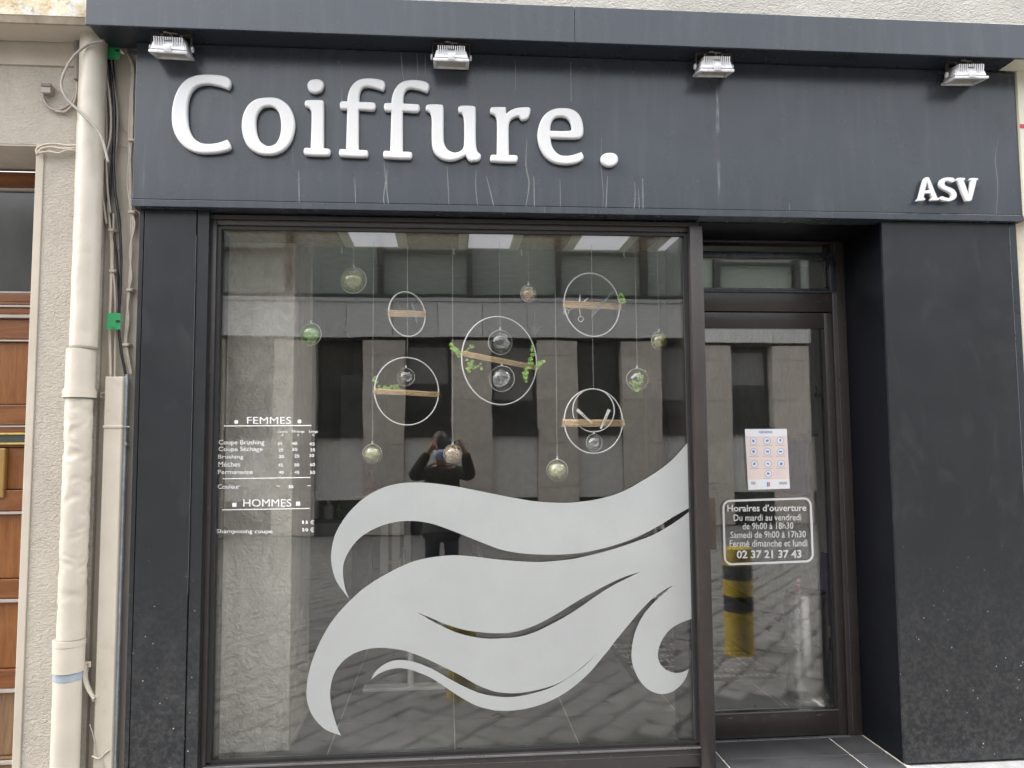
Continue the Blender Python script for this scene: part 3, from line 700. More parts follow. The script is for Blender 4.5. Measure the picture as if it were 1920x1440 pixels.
rail(1299, 1418, 'door_panel', 'wood_w', .018, .02); rail(1419, 1424, 'rail', 'wood_w'); rail(1425, 1432, 'weather_strip', 'lead', -.01, .05, .002); rail(1433, 1470, 'rail', 'wood_w')
B('letter_flap', simple('dark_letter_flap', (.05, .06, .05), .4, .4), wd, dr0, dr1, YDR - .004, YDR + .03, dzs(829.5), dzs(815.5))
B('letter_rim', K['brass'], wd, dr0, dr1, YDR - .010, YDR + .03, dzs(815), dzs(811.5), bev=.001); B('letter_rim', K['brass'], wd, dr0, dr1, YDR - .010, YDR + .03, dzs(833.5), dzs(830), bev=.001)
lzx = at(11, 880, YDR).x
B('raised_frame', simple('golden_oak_frame', (.26, .155, .045), .4, var=.2, scale=(1, 1, .2)), wd, lzx - .25, lzx, YDR - .012, YDR + .018, dzs(933), dzs(840), bev=.006)

# ---------------------------------------------------------------- rainwater pipe
YPI = .028
pipe = thing('drainpipe', at(118, 1440, YPI), 'cream plastic drainpipe with crumpled dents running down the wall', 'drainpipe')
pc = lambda y: at(167 + (y - 300) * (122 - 167) / 1100, y, YPI)
PR = .0605
def pipe_piece(nm, y0, y1, r, m='pvc', seg=40, rows=8, crumple=0, lip=0):
    a, c = pc(y0), pc(y1); b = MB(); pr = []
    for i in range(rows + 1):
        t = i / rows; rr = r
        if lip and i == 0: rr = r - .004
        pr.append((rr, c.z + (a.z - c.z) * (1 - t)))
    b.lathe(pr, seg, (a.x, YPI, 0))
    if crumple:
        for v in b.b.verts:
            d = Vector((v.co.x - a.x, v.co.y - YPI, 0)); q = Vector((v.co.x * 9, v.co.y * 9, v.co.z * 11)) 
            k = noise.noise(q) * .6 + abs(noise.noise(q * 2.3)) * .7
            edge = min(1, (a.z - v.co.z) / .05, (v.co.z - c.z) / .05)
            v.co -= d.normalized() * max(0, k - .08) * crumple * max(0, edge)
    return b.build(nm, K[m], pipe, 'auto' if not crumple else 'all')
pipe_piece('pipe_section', 50, 655, PR, rows=90, crumple=.004)
pipe_piece('pipe_section', 655.2, 728, PR + .0025, rows=4)
pipe_piece('collar', 728.2, 742, PR + .006, rows=3)
pipe_piece('collar', 742.2, 746, PR + .009, rows=2)
pipe_piece('pipe_section', 746.2, 1198, PR - .001, rows=130, crumple=.009, seg=64)
pipe_piece('collar', 1198.2, 1209, PR + .007, rows=3)
pipe_piece('pipe_sleeve', 1209.2, 1258, PR + .005, rows=4)
pipe_piece('tape_band', 1258.2, 1273, PR + .0008, 'tape', rows=2)
pipe_piece('pipe_section', 1273.2, 1480, PR - .001, rows=4)
def strap(y):
    a, c = pc(y - 7), pc(y + 7); b = MB(); b.lathe([(PR + .0105, c.z), (PR + .0105, a.z)], 36, (a.x, YPI, 0))
    s = b.build('clamp', K['pvc'], pipe, True)
    for sg in (-1, 1):
        x = a.x + sg * (PR + .022); B('lug', K['pvc'], s, x - .016, x + .016, .085, .094, c.z + .004, a.z - .004, bev=.002)
        MB().lathe([(.0065, 0), (.0065, .004), (.003, .006)], 10, (x, .085, (a.z + c.z) / 2), Matrix.Rotation(PI / 2, 4, 'X')).build('screw', K['rust'], s)
strap(739)
p1, p2 = at(158, 1248, .03), at(172, 1312, .03)
b = MB(); arc = []
for k in range(9):
    t = k / 8; arc.append((p1.x + (p2.x - p1.x) * t - .022 * math.sin(PI * t), .035 + .03 * math.sin(PI * t) * 0, p1.z + (p2.z - p1.z) * t))
for q0, q1 in zip(arc, arc[1:]): b.prism([q0, (q0[0] + .008, q0[1] + .002, q0[2]), (q1[0] + .008, q1[1] + .002, q1[2]), q1], (0, .03, 0))
for q in (arc[0], arc[-1]): b.box(q[0] - .006, q[0] + .02, .045, .052, q[2] - .012, q[2] + .012)
clipo = b.build('loose_clip', K['pvc'], pipe)
for q in (arc[0], arc[-1]): MB().lathe([(.006, 0), (.006, .004), (.003, .005)], 10, (q[0] + .008, .0448, q[2]), Matrix.Rotation(PI / 2, 4, 'X')).build('screw', K['rust'], clipo)

# ---------------------------------------------------------------- cables on the wall
def cable(nm, pts, r, m, label, Y=.075, group=None, jit=.004):
    sp = spline(pts, closed=False, step=6)
    q = [at(p.x, p.y, Y) + Vector((0, random.uniform(-jit, jit) * .3, 0)) for p in sp]
    o = MB().tube(q, r, 8).build(nm, K[m], None, 'all'); return tag(o, label, 'cable', group)
G = 'cables clipped to the wall beside the shop front'
cable('cable', [(196,76),(165,84),(140,104),(121,135),(115,160),(125,185),(145,205),(165,225),(183,245),(192,262),(199,288),(203,305)], .0062, 'cab_g', 'grey cable hanging in a wide loop in front of the drainpipe', -.045, G)
cable('cable', [(84,170),(82,185),(88,197),(102,206),(118,204),(134,192),(142,170),(144,140)], .0072, 'cab_g', 'grey cable curving out of the small wall box at the upper left', .085, G)
cable('cable', [(104,208),(122,209),(136,196),(143,178),(145,150),(146,110)], .0045, 'cab_c', 'thin cream cable tied along the grey one below the wall box', .082, G)
cable('cable', [(70,291),(69,280),(82,272),(105,270),(128,273),(150,272)], .006, 'cab_c', 'upper of the cream cables wrapped round the top of the roughcast pier', .075, G)
cable('cable', [(71,288),(78,279),(98,276),(118,279),(150,277)], .006, 'cab_c', 'middle cream cable of the bundle round the pier top', .07, G)
cable('cable', [(74,287),(92,284),(110,287),(128,281),(150,283)], .005, 'cab_c', 'lowest cream cable of the bundle round the pier top', .07, G)
cable('cable', [(202,82),(204,110),(210,150),(214,200),(214,260),(213,310),(216,360),(222,400),(226,450),(227,500),(225,560),(222,600),(226,650),(236,705)], .0068, 'cab_b', 'glossy black cable passing behind both green tags down to the steel conduit', .085, G)
cable('cable', [(209,80),(213,130),(217,200),(212,280),(207,340),(206,390),(213,440),(219,480),(222,540),(224,590)], .0058, 'cab_b', 'second black cable twisting beside the first one', .10, G)
cable('cable', [(178,82),(183,130),(190,180),(194,220),(193,280),(191,330),(194,380),(200,420)], .0055, 'cab_c', 'cream cable on the wall nearest the upper drainpipe', .10, G)
cable('cable', [(193,80),(196,120),(204,170),(208,220),(207,255),(200,285),(192,305)], .0055, 'cab_c', 'cream cable crossing to the drainpipe under the upper green tag', .075, G)
cable('cable', [(203,380),(207,430),(209,480),(208,530),(206,590),(206,650),(207,710)], .0072, 'cab_c', 'thick cream cable dropping into the beige trunking on its left side', .10, G)
cable('cable', [(213,400),(212,450),(211,500),(215,540),(217,600),(216,660),(215,712)], .0055, 'cab_c', 'thin cream cable dropping into the beige trunking beside the thick one', .10, G)
for k, (lab, dx) in enumerate((('cream cable of the bundle along the fascia edge, left strand', -2), ('cream cable of the bundle along the fascia edge, middle strand', 2), ('cream cable of the bundle along the fascia edge, right strand', 5))):
    cable('cable', [(232,88),(241,105),(248 + dx*.5,128),(246 + dx*.6,180),(244 + dx,240),(243 + dx*.4,290),(241 + dx,340),(245 + dx*.3,392),(248 + dx,420),(246 - dx*.5,470),(244 + dx*.6,520),(241 - dx*.4,560),(238 + dx*.7,600),(235 + dx*.4,640),(237 + dx,675),(246 + dx*.2,703)], .0055, 'cab_c', lab, .105, G)
cable('cable', [(186,82),(189,130),(198,185),(200,240),(199,300),(202,360),(207,400)], .0055, 'cab_c', 'cream cable left of the black ones below the canopy', .09, G)
cable('cable', [(207,82),(209,120),(214,160),(220,210),(219,260),(216,300),(218,350),(224,395),(226,430),(223,470)], .005, 'cab_g', 'brownish grey cable woven between the two black cables', .095, G)
cable('cable', [(221,215),(230,240),(238,250),(249,257)], .0022, 'cab_g', 'thin wire running from the black cables to the fascia edge, upper one', .11, G)
cable('cable', [(216,278),(224,275),(233,276),(242,280)], .0022, 'cab_g', 'thin arched wire between the black cables and the cream bundle', .11, G)
cable('cable', [(168,1358),(176,1385),(181,1410),(190,1425),(196,1440)], .0022, 'cab_g', 'frayed thin wire at the foot of the beige trunking', .045, G)
cable('cable', [(172,1418),(186,1422),(197,1412),(205,1406)], .004, 'cab_c', 'short bent cream cable end at the foot of the trunking', .045, G)
p = at(91, 169, .08); ob = thing('junction_box', p, 'small grey wall box that a cable curls out of', 'junction box')
B('box', K['cab_g'], ob, p.x - .022, p.x + .020, .06, YN, p.z - .022, p.z + .022, bev=.003); B('lid', K['bracket'], ob, p.x - .024, p.x + .022, .056, .0598, p.z + .008, p.z + .024, bev=.002)
p0, p1 = at(146, 52, .07), at(145, 150, .07)
ob = thing('conduit', p1, 'short dark grey conduit behind the top of the drainpipe', 'conduit')
MB().tube([p0, p1], .016, 12).build('tube', simple('dark_grey_pipe', (.22, .2, .18), .6), ob, True); MB().tube([p0, p0 + Vector((0, 0, -.03))], .02, 12).build('coupling', K['bracket'], ob, True)
for (cx_, y0, y1), lab in (((212.5, 79, 112), 'green plastic tag on the cables just under the canopy'), ((213.5, 587, 618), 'green plastic tag on the cables above the beige trunking')):
    a, c = at(cx_ - 12.5, y0, .065), at(cx_ + 12.5, y1, .065)
    ob = thing('cable_tag', c, lab, 'cable tag', 'green tags tied to the cables')
    b = MB(); b.box(a.x, c.x, .063, .0655, c.z, a.z, bev=.0006, mat=None); b.build('plate', K['green'], ob)
    B('tie', K['cab_b'], ob, (a.x + c.x) / 2 + .012, (a.x + c.x) / 2 + .028, .058, .0625, (a.z + c.z) / 2 - .004, (a.z + c.z) / 2 + .004)
    B('slot', K['cab_b'], ob, (a.x + c.x) / 2 - .01, (a.x + c.x) / 2 + .01, .0622, .0628, c.z + .006, c.z + .009)
CL = [(247, 262, 'upper clip of the cream bundle at the fascia edge'), (247, 397, 'clip of the cream bundle level with the fascia bottom'), (243, 543, 'clip of the cream bundle halfway down the pilaster'), (236, 646, 'lowest clip of the cream bundle above the trunking'), (209, 431, 'clip on the cream cables left of the black cable, upper'), (211, 508, 'clip on the cream cables left of the black cable, lower')]
for x, y, lab in CL:
    p = at(x, y, .09); ob = thing('cable_clip', p, lab, 'cable clip', 'cable clips'); B('saddle', K['cab_c'], ob, p.x - .017, p.x + .017, .088, .13, p.z - .006, p.z + .006, bev=.002)
    MB().lathe([(.004, 0), (.004, .004)], 8, (p.x + .013, .0878, p.z), Matrix.Rotation(PI / 2, 4, 'X')).build('nail', K['rust'], ob)
# beige trunking and steel conduit
a, c = at(197, 706, .05), at(230, 706, .05)
tr = thing('cable_trunking', (a.x, .09, 0), 'beige plastic cable trunking running down beside the pilaster', 'trunking')
tw = (c.x - a.x)
B('cover', K['trunk'], tr, a.x, c.x, .05, .128, .0, a.z, bev=.004)
zj = at(205, 800, .05).z; B('joint_cover', K['trunk'], tr, a.x - .003, c.x + .004, .046, .129, zj - .006, zj + .006, bev=.002); B('tie', K['screw'], tr, c.x + .0045, c.x + .03, .07, .074, zj - .003, zj + .003)
cd0, cd1 = at(237.5, 702, .09), at(237.5, 702, .09)
cdx = cd0.x
cdt = thing('steel_conduit', (cdx, .09, 0), 'thin galvanised steel conduit between the trunking and the pilaster', 'conduit')
MB().tube([(cdx, .09, .08), (cdx, .09, cd0.z)], .0115, 12).build('tube', K['galv'], cdt, True)
zc_ = at(233, 832, .09).z
B('saddle', K['galv'], cdt, cdx - .026, cdx + .016, .075, .11, zc_ - .008, zc_ + .008, bev=.002)
MB().tube([(cdx, .09, .08), (cdx, .09, .0)], .014, 12).build('coupling', K['galv'], cdt, True)

# ---------------------------------------------------------------- right neighbour
rn = thing('cream_shop_front', (3.4, .1, 0), 'cream painted shop front on the far right with a thin red stripe', 'building')
B('fascia_board', K['cream'], rn, 2.992, 5, -.012, .3, 2.745, 3.70)
rz_ = at(1912, 236, -.015).z
B('stripe', K['red'], rn, 2.992, 5, -.0145, -.0125, rz_ - .011, rz_ + .010)
B('pier', simple('beige_stone_pier', (.56, .50, .40), .8, var=.1, bump=.002), rn, x1 + .044, 5, YR + .015, .3, 0, 2.742)
B('soffit', K['cream'], rn, soff_x + .001, 5, -.148, -.0125, ZC0 - .001, ZC0 + .01)

# ================================================================== inside the shop
fl_ = MB().box(-1.5, 3.2, .21, 7.2, -.03, -.0012).build('shop_floor', K['grout'], None); tag(fl_, kind='structure')
gx = [-1.28, -.62, .035, .69, 1.345, 2.0, 2.655, 2.88]; gy = [.22, .29, .88, 1.46, 2.04, 2.62, 3.2, 3.78, 4.36, 4.94, 5.52, 6.1, 6.68]
for i in range(len(gx) - 1):
    for j in range(len(gy) - 1):
        if gy[j] < .6 and gx[i + 1] > 1.4: continue
        MB().box(gx[i] + .003, gx[i + 1] - .003, gy[j] + .003, gy[j + 1] - .003, -.02, .001).build('tile', K['tile'], fl_)
for xx in (1.345, 2.0): pass
iw = thing('shop_interior', (.8, 4, 0), 'dim interior walls and ceiling of the hairdresser behind the glass', 'room')
B('left_wall', K['int_wall'], iw, -1.5, -1.30, .40, 7.2, 0, 3.28)
B('right_wall', K['plaster2'], iw, 2.90, 3.1, .52, 7.2, 0, 3.28)
B('skirting', K['trim'], iw, 2.885, 2.8995, .52, 7.2, .0, .09)
B('back_wall', K['int_wall'], iw, -1.2995, 2.8845, 7.0, 7.2, 0, 3.0)
B('ceiling', K['int_dark'], iw, -1.2995, 2.8995, .64, 7.0, 3.0, 3.1)
pillx = at(548, 900, .52).x
B('pillar', K['plaster'], iw, -1.2995, pillx, .52, 1.09, .0, 2.999, bev=.006)
B('pillar_skirting', K['grout'], iw, pillx + .0005, pillx + .006, .52, 1.09, 0, .03)
sx0 = pillx + .003
SZ = 2.688
bulk = B('soffit_board', K['chip'], iw, -1.2, fx1 - .03, .20, .60, SZ, 2.9995)
for k, (xa_, xb_) in enumerate(((648, 766), (859, 972), (1056, 1174), (1212, 1262))):
    X0, X1 = at(xa_, 462, .56).x, at(xb_, 462, .56).x
    fr = B('light_frame', K['led_f'], iw, X0, X1, .22, .565, SZ - .010, SZ - .0005, bev=.002)
    B('diffuser', K['led'], fr, X0 + .055, X1 - .055, .24, .52, SZ - .0125, SZ - .0102)
for xp in (641, 851, 978, 1170):
    p = at(xp, 470, .585); MB().tube([(p.x, .585, SZ), (p.x, .585, SZ - .03), (p.x + .004, .58, SZ - .036)], .0028, 6).build('hook', K['hoop'], iw)
B('pale_panel', simple('pale_partition', (.45, .45, .46), .5), iw, at(640, 800, 5).x, at(722, 800, 5).x, 4.95, 5.0, .0, 2.35)
b = MB(); b.box(at(1205, 600, 5.5).x, at(1255, 600, 5.5).x, 5.5, 5.55, 2.31, 2.36); b.box(at(1205, 600, 5.5).x, at(1209, 600, 5.5).x, 5.5, 5.55, 0, 2.3095); b.build('doorway_frame', K['led_f'], iw)

# pendant shades seen through the glass
for xp, yp, Y, lab in ((815, 518, 3.2, 'white cone pendant shade behind the upper left of the window'), (1002, 612, 4.6, 'white cone pendant shade seen beside the biggest hoop'), (1123, 474, 2.6, 'white cone pendant shade high above the scissors hoop')):
    p = at(xp, yp, Y); s = 22 * mpp(Y); ob = thing('pendant_lamp', p, lab, 'lamp', 'pendant shades inside the shop')
    MB().lathe([(.10 * s / .1 * .5, .0), (s * .42, -.005), (s * .36, -s * .35), (s * .05, -s * .85)], 16, p).build('shade', K['lampw'], ob, True)
    MB().lathe([(s * .62, .006), (s * .62, .001)], 18, p).build('disc', K['lampw'], ob)
    MB().tube([p, (p.x, p.y, 2.999)], .003, 6).build('cord', K['cab_g'], ob)

# styling chair
cb = Vector((-.05, 2.15, 0))
ch = thing('styling_chair', cb, 'black salon chair with chrome armrests half hidden behind the frosted wave', 'chair')
MB().box(cb.x - .25, cb.x + .25, cb.y - .25, cb.y + .25, .46, .58, bev=.04).build('seat', K['leather'], ch, True)
MB().box(cb.x - .24, cb.x + .24, cb.y + .22, cb.y + .32, .60, 1.02, bev=.04).build('backrest', K['leather'], ch, True)
for s in (-1, 1):
    X = cb.x + s * .29
    MB().tube([(X, cb.y + .24, .50), (X, cb.y + .24, .76), (X, cb.y + .1, .79), (X, cb.y - .22, .76), (X, cb.y - .26, .70), (X, cb.y - .2, .50)], .013, 10).build('armrest', K['steel'], ch, True)
MB().lathe([(.27, .0), (.27, .015), (.05, .05), (.035, .06), (.035, .45)], 28, cb).build('base', K['steel'], ch, True)
# white display table
tb = Vector((at(770, 1297, 1.5).x, 1.6, 0))
tb_ = thing('pedestal_table', tb, 'white stand with a long floor bar and one post inside the window', 'stand')
q0, q1 = floor_at(680, 1298), floor_at(835, 1291)
B('foot_bar', K['whitef'], tb_, q0.x, q1.x, q0.y - .01, q0.y + .09, .002, .022, bev=.004)
MB().tube([(tb.x, q0.y + .05, .022), (tb.x, q0.y + .05, .70)], .020, 12).build('post', K['whitef'], tb_, True)
B('tray', K['whitef'], tb_, tb.x - .2, tb.x + .12, q0.y - .08, q0.y + .18, .7005, .722, bev=.005)
# chair legs / white side table
q = floor_at(740, 1160)
wc = thing('white_side_chair', (q.x, 3.0, 0), 'white slatted side chair in the gap between the frosted strands', 'chair')
Xc = at(752, 1040, 2.9).x
MB().box(Xc - .2, Xc + .2, 2.7, 3.1, .44, .47, bev=.008).build('seat', K['whitef'], wc)
for sx in (-1, 1):
    for sy in (-1, 1): MB().tube([(Xc + sx * .17, 2.9 + sy * .17, .44), (Xc + sx * .2, 2.9 + sy * .2, 0)], .014, 8).build('leg', K['whitef'], wc)
for k in range(4): B('slat', K['whitef'], wc, Xc - .19 + k * .1, Xc - .12 + k * .1, 3.08, 3.1, .4705, .95, bev=.004)
# folding rack by the door
Xr = at(1262, 1100, 2.6).x
rk = thing('folding_rack', (Xr, 2.6, 0), 'white folding rack with crossed legs seen at the right end of the wave', 'rack')
for s in (-1, 1):
    MB().tube([(Xr - .18, 2.6 + s * .15, .02), (Xr + .16, 2.6 + s * .15, 1.02)], .016, 8).build('leg', K['whitef'], rk); MB().tube([(Xr + .18, 2.6 + s * .15, .02), (Xr - .16, 2.6 + s * .15, 1.02)], .016, 8).build('leg', K['whitef'], rk)
B('shelf', K['whitef'], rk, Xr - .22, Xr + .2, 2.42, 2.78, 1.02, 1.045, bev=.004); B('shelf', K['whitef'], rk, Xr - .22, Xr + .2, 2.44, 2.76, .34, .36, bev=.004)
# counter with bottles
Yc = 3.6; X0, X1 = at(575, 980, Yc).x - .1, at(660, 980, Yc).x
zt_ = at(600, 975, Yc).z
ct = thing('counter', (X0, Yc, 0), 'low grey counter by the left wall inside the shop', 'counter')
B('body', K['int_wall'], ct, X0, X1, Yc, Yc + .4, 0, zt_ - .03); B('top', simple('counter_top', (.3, .29, .27), .4), ct, X0 - .01, X1 + .02, Yc - .02, Yc + .42, zt_ - .0295, zt_, bev=.004)
for xp, h, r, m, lab in ((592, .26, .03, 'lampw', 'tall white spray bottle on the counter inside'), (616, .16, .045, 'jar', 'pale jar on the counter between the bottle and the green jar'), (637, .13, .035, 'leaf2', 'small green jar at the right end of the counter')):
    X = at(xp, 960, Yc + .15).x; ob = thing('bottle', (X, Yc + .15, zt_), lab, 'bottle', 'bottles on the counter')
    MB().lathe([(r, 0), (r, h * .7), (r * .45, h * .82), (r * .45, h)], 16, (X, Yc + .15, zt_)).build('body', K[m], ob, True); MB().lathe([(r * .5, h), (r * .5, h * 1.12)], 12, (X, Yc + .15, zt_ + .0005)).build('cap', K['cab_g'], ob)
Ys = 3.2; p = at(693, 930, Ys); ob = thing('glass_shelf', p, 'thin wall shelf carrying a pinkish candle behind the window', 'shelf'); B('board', K['lampw'], ob, p.x - .16, p.x + .12, Ys, Ys + .2, p.z - .012, p.z); B('support', K['cab_g'], ob, p.x - .02, p.x + .02, Ys + .09, Ys + .13, .0, p.z - .0125)
ob = thing('candle_jar', (p.x, Ys + .1, p.z), 'pinkish stacked candle jar on the thin shelf', 'candle'); MB().lathe([(.055, 0), (.055, .06), (.035, .07), (.035, .12), (.02, .13), (.02, .2)], 18, (p.x, Ys + .1, p.z + .0003)).build('jar', K['pinkb'], ob, True); MB().lathe([(.022, .2), (.022, .215)], 12, (p.x, Ys + .1, p.z + .001)).build('lid', K['brass'], ob)
# doormat with its print facing the room
mat_ = thing('doormat', (1.75, 2.0, 0), 'dark doormat printed with pale greetings on the shop floor', 'doormat')
B('pad', K['rubber'], mat_, 1.24, 2.25, 1.42, 2.55, .002, .009, bev=.002)
def floortext(body, xa_, xb_, ya_, yb_):
    cu = bpy.data.curves.new('t', 'FONT'); cu.body = body; cu.size = 1; cu.offset = .02; cu.resolution_u = 2
    to = bpy.data.objects.new('tmp', cu); COL.objects.link(to); me = bpy.data.meshes.new_from_object(to.evaluated_get(bpy.context.evaluated_depsgraph_get())); bpy.data.objects.remove(to); bpy.data.curves.remove(cu)
    xs_ = [v.co.x for v in me.vertices]; ys_ = [v.co.y for v in me.vertices]
    for v in me.vertices:
        u = (v.co.x - min(xs_)) / (max(xs_) - min(xs_)); w = (v.co.y - min(ys_)) / (max(ys_) - min(ys_))
        v_ = (xb_ - (xb_ - xa_) * u, yb_ - (yb_ - ya_) * w, .0098); v.co = v_
    me.name = 'greeting'; link('greeting', me, K['mat_txt'], mat_)
rows = [(1.45, 1.53, ('buongiorno', 'HEJ')), (1.57, 1.66, ('bonjour', 'HOLA')), (1.70, 1.80, ('HOLA', 'HEJ')), (1.84, 1.93, ('HEJ', 'bonjour')), (1.97, 2.07, ('buongiorno', 'HOLA')), (2.12, 2.22, ('HEJ', 'buongiorno')), (2.27, 2.38, ('bonjour', 'HEJ'))]
for y0, y1, (ta, tb2) in rows:
    sp = 1.27 + .93 * len(tb2) / (len(ta) + len(tb2)); floortext(tb2, 1.28, sp - .03, y0, y1); floortext(ta, sp + .03, 2.21, y0, y1)
# chrome bin, cloths
bb = floor_at(1517, 1312); bb.z = .002
bn = thing('chrome_bin', bb, 'tall chrome cylinder bin standing inside the door', 'bin'); bh = .645; br = .128
MB().lathe([(br, 0), (br, .02), (br * .985, .022), (br * .985, bh - .02), (br, bh - .018), (br, bh)], 48, bb).build('drum', K['steel'], bn, True)
MB().lathe([(br * .93, bh + .0005), (br * .90, bh + .012), (br * .5, bh + .02)], 36, bb).build('lid', K['gasket'], bn, True)
B('latch', K['bracket'], bn, bb.x - .012, bb.x + .012, bb.y - br - .016, bb.y - br + .002, bh - .08, bh - .005, bev=.003)
B('base_ring', K['gasket'], bn, bb.x - .02, bb.x + .02, bb.y + br, bb.y + br + .02, .01, .05)
q = (bb.x - .07, bb.y - .06, bh + .014); ob = thing('pink_bottle', q, 'small pink bottle on top of the chrome bin', 'bottle'); MB().lathe([(.02, 0), (.02, .05), (.01, .055), (.01, .07)], 14, q).build('body', K['pinkb'], ob, True); MB().lathe([(.012, .0705), (.012, .082)], 12, q).build('cap', K['lampw'], ob)
def cloth(nm, m, X, Y0, Y1, z0, z1, label, cat, amp=.02):
    b = MB(); N = 14; R = 10; g = []
    for i in range(N + 1):
        row = []
        for j in range(R + 1):
            y = Y0 + (Y1 - Y0) * i / N; t = j / R; z = z0 + (z1 - z0) * t
            row.append(b.b.verts.new((X - .02 - amp * (1 + math.sin(i * 1.9 + t * 2)) * (1 - .5 * t), y + .05 * (1 - t) * math.sin(i), z)))
        g.append(row)
    for i in range(N):
        for j in range(R): b.b.faces.new((g[i][j], g[i + 1][j], g[i + 1][j + 1], g[i][j + 1]))
    o = b.build(nm, K[m], None, 'all'); md = o.modifiers.new('s', 'SOLIDIFY'); md.thickness = .008; return tag(o, label, cat)
p = at(1534, 930, 1.6)
cloth('blue_scarf', 'bluecloth', 2.885, 2.15, 2.6, 1.15, 1.62, 'blue cloth hanging on the rough wall inside the door', 'cloth', .03)
cloth('purple_coat', 'purple', 2.62, 1.22, 1.5, .35, .82, 'purple cloth draped beside the chrome bin', 'cloth', .03)
B('cloth_rail', K['cab_g'], iw, 2.86, 2.884, 2.1, 2.65, 1.62, 1.64)

# ================================================================== frosted wave on the window
wave = thing('frosted_wave_decal', (.4, YG - .01, .9), 'pale frosted vinyl wave of flowing hair strands on the display window', 'window decal')
YV = YG - .0103
def W(pts, c=()):
    return pts
top_s = [(654.8,1122.7,1),(640,1104),(628.8,1085.2),(621.9,1059.2),(620.8,1040.4),(624.6,1015.4),(632.9,992.5),(653.8,961.3),(685,932),(718.3,914.4),(747.5,906.7),(774.6,904.6),(810,906),(862,913.3),(914,923.8),(960,932.8),(1000,939.5),(1052.8,942.9),(1088.4,940.8),(1128,934.4),(1167.6,921.6),(1202.5,902.5),(1235.8,881.7),(1262,860.5),(1291,828,1),(1293.5,951.6,1),(1262.6,969),(1236.9,984.9),(1197.3,1005.7),(1157.7,1020.5),(1118,1031.4),(1078.5,1038),(1039,1040),(999.4,1039.3),(969.7,1036.4),(940,1030.8),(924.6,1025.5),(882.9,1009),(841,992.5),(810,982),(778.8,976.9),(747.5,978),(716.3,985.2),(685,1000.8),(664,1019.6),(649.6,1042.5),(643.3,1063.3),(644.4,1088.3),(648.5,1107)]
body_s = [(639.2,1379,1),(612,1368.8),(593.3,1352),(580.8,1331.3),(575,1308.3),(575.6,1283.3),(580.8,1254),(591.3,1223),(603.8,1195.8),(622.5,1164.6),(643.3,1139.6),(664,1118.8),(686,1100),(726.7,1074.8),(768.3,1055),(799.6,1046.7),(841,1041.5),(872.5,1042),(914,1046.7),(960,1051.5),(1009,1053.8),(1039,1052),(1078.5,1047.2),(1118,1038.3),(1157.7,1027.4),(1197.3,1013.6),(1223,1003.7),(1248.8,989.8),(1274.5,973),(1293.6,958.2,1),
 (1298.4,1159.6,1),(1276.4,1167.9),(1260.6,1176.8),(1248.8,1188.6),(1238.9,1204.5),(1233.9,1222.3),(1234.9,1238),(1242.8,1251),(1254.7,1258.9),(1268.5,1261.9),(1280.4,1259.9),(1291.3,1255,1),(1287.3,1267.8),(1280.4,1279.7),(1268.5,1291.6),(1254.7,1299),(1236.9,1301),(1217,1293.6),(1201.3,1278.7),(1190.4,1258.9),(1184.4,1238),(1184.4,1218.3),(1187.4,1198.5),(1193.3,1178.8),(1205.2,1155),(1221,1135.2),(1236.9,1119.4),(1252.7,1105.5),(1262.6,1097.6,1),
 (1248,1104.5),(1232.9,1115.0),(1217,1128.0),(1197.3,1149.0),(1177.5,1172.8),(1157.7,1196.6),(1143,1216),(1128,1234.2),(1108.2,1258),(1088.4,1276.7),(1068.6,1292.6),(1046.9,1306.4),(1019,1319.3),(989.5,1328),(959.8,1332.3),(940,1332.6),(924.6,1331.3),(893.3,1323),(862,1306.3),(830.8,1285.4),(810,1271.9),(789,1262.5),(768.3,1255.2),(747.5,1252.5),(726.7,1256.3),(710,1263.5),(695.8,1274,1),
 (703.8,1259.4),(718.3,1246.9),(735,1239.2),(753.8,1237.5),(778.8,1241.7),(810,1254.2),(841,1271.9),(872.5,1288.5),(903.8,1301),(935,1306.3),(959.8,1307),(989.5,1302.5),(1019,1294.6),(1042.9,1284.7),(1068.6,1268.8),(1094.4,1250),(1119,1226.3,1),
 (1100,1243.5),(1078.5,1261.0),(1050.8,1279),(1023,1289.6),(995.4,1296.2),(965.7,1299.6),(945.4,1299),(924.6,1295.8),(893.3,1283.3),(862,1265.6),(830.8,1250),(799.6,1235.4),(768.3,1222.9),(747.5,1217.7),(716.3,1214.6),(689,1217),(664,1225),(643.3,1239.6),(628.8,1258.3),(621.5,1279.2),(619,1300),(621.5,1325),(626.7,1345.8),(632.9,1364.6)]
hole_s = [(781.9,1147.9,1),(810,1159.4),(837,1170.8),(872.5,1181.3),(914,1186.5),(940,1187.3),(959.8,1185.7),(989.5,1177.8),(1019,1164.9),(1048.9,1148),(1078.5,1129.3),(1108.2,1112.4),(1137.9,1096.6),(1167.6,1082.8),(1201.3,1071.9,1),(1177.5,1083.4),(1147.8,1098.6),(1118,1117.4),(1088.4,1138.2),(1058.8,1157),(1029,1172.8),(999.4,1186.7),(969.7,1194.6),(940,1197),(914,1197.5),(882.9,1193.3),(851.7,1184.4),(820.4,1169.8),(799.6,1158.3)]
idf = lambda x, y: (x, y)
flat_curve([W2(spline(top_s, step=4), YV, idf)], 'strand', K['film'], wave, YV, .0004)
flat_curve([W2(spline(body_s, step=4), YV, idf), W2(spline(hole_s, step=4), YV, idf)], 'strand', K['film'], wave, YV, .0004)

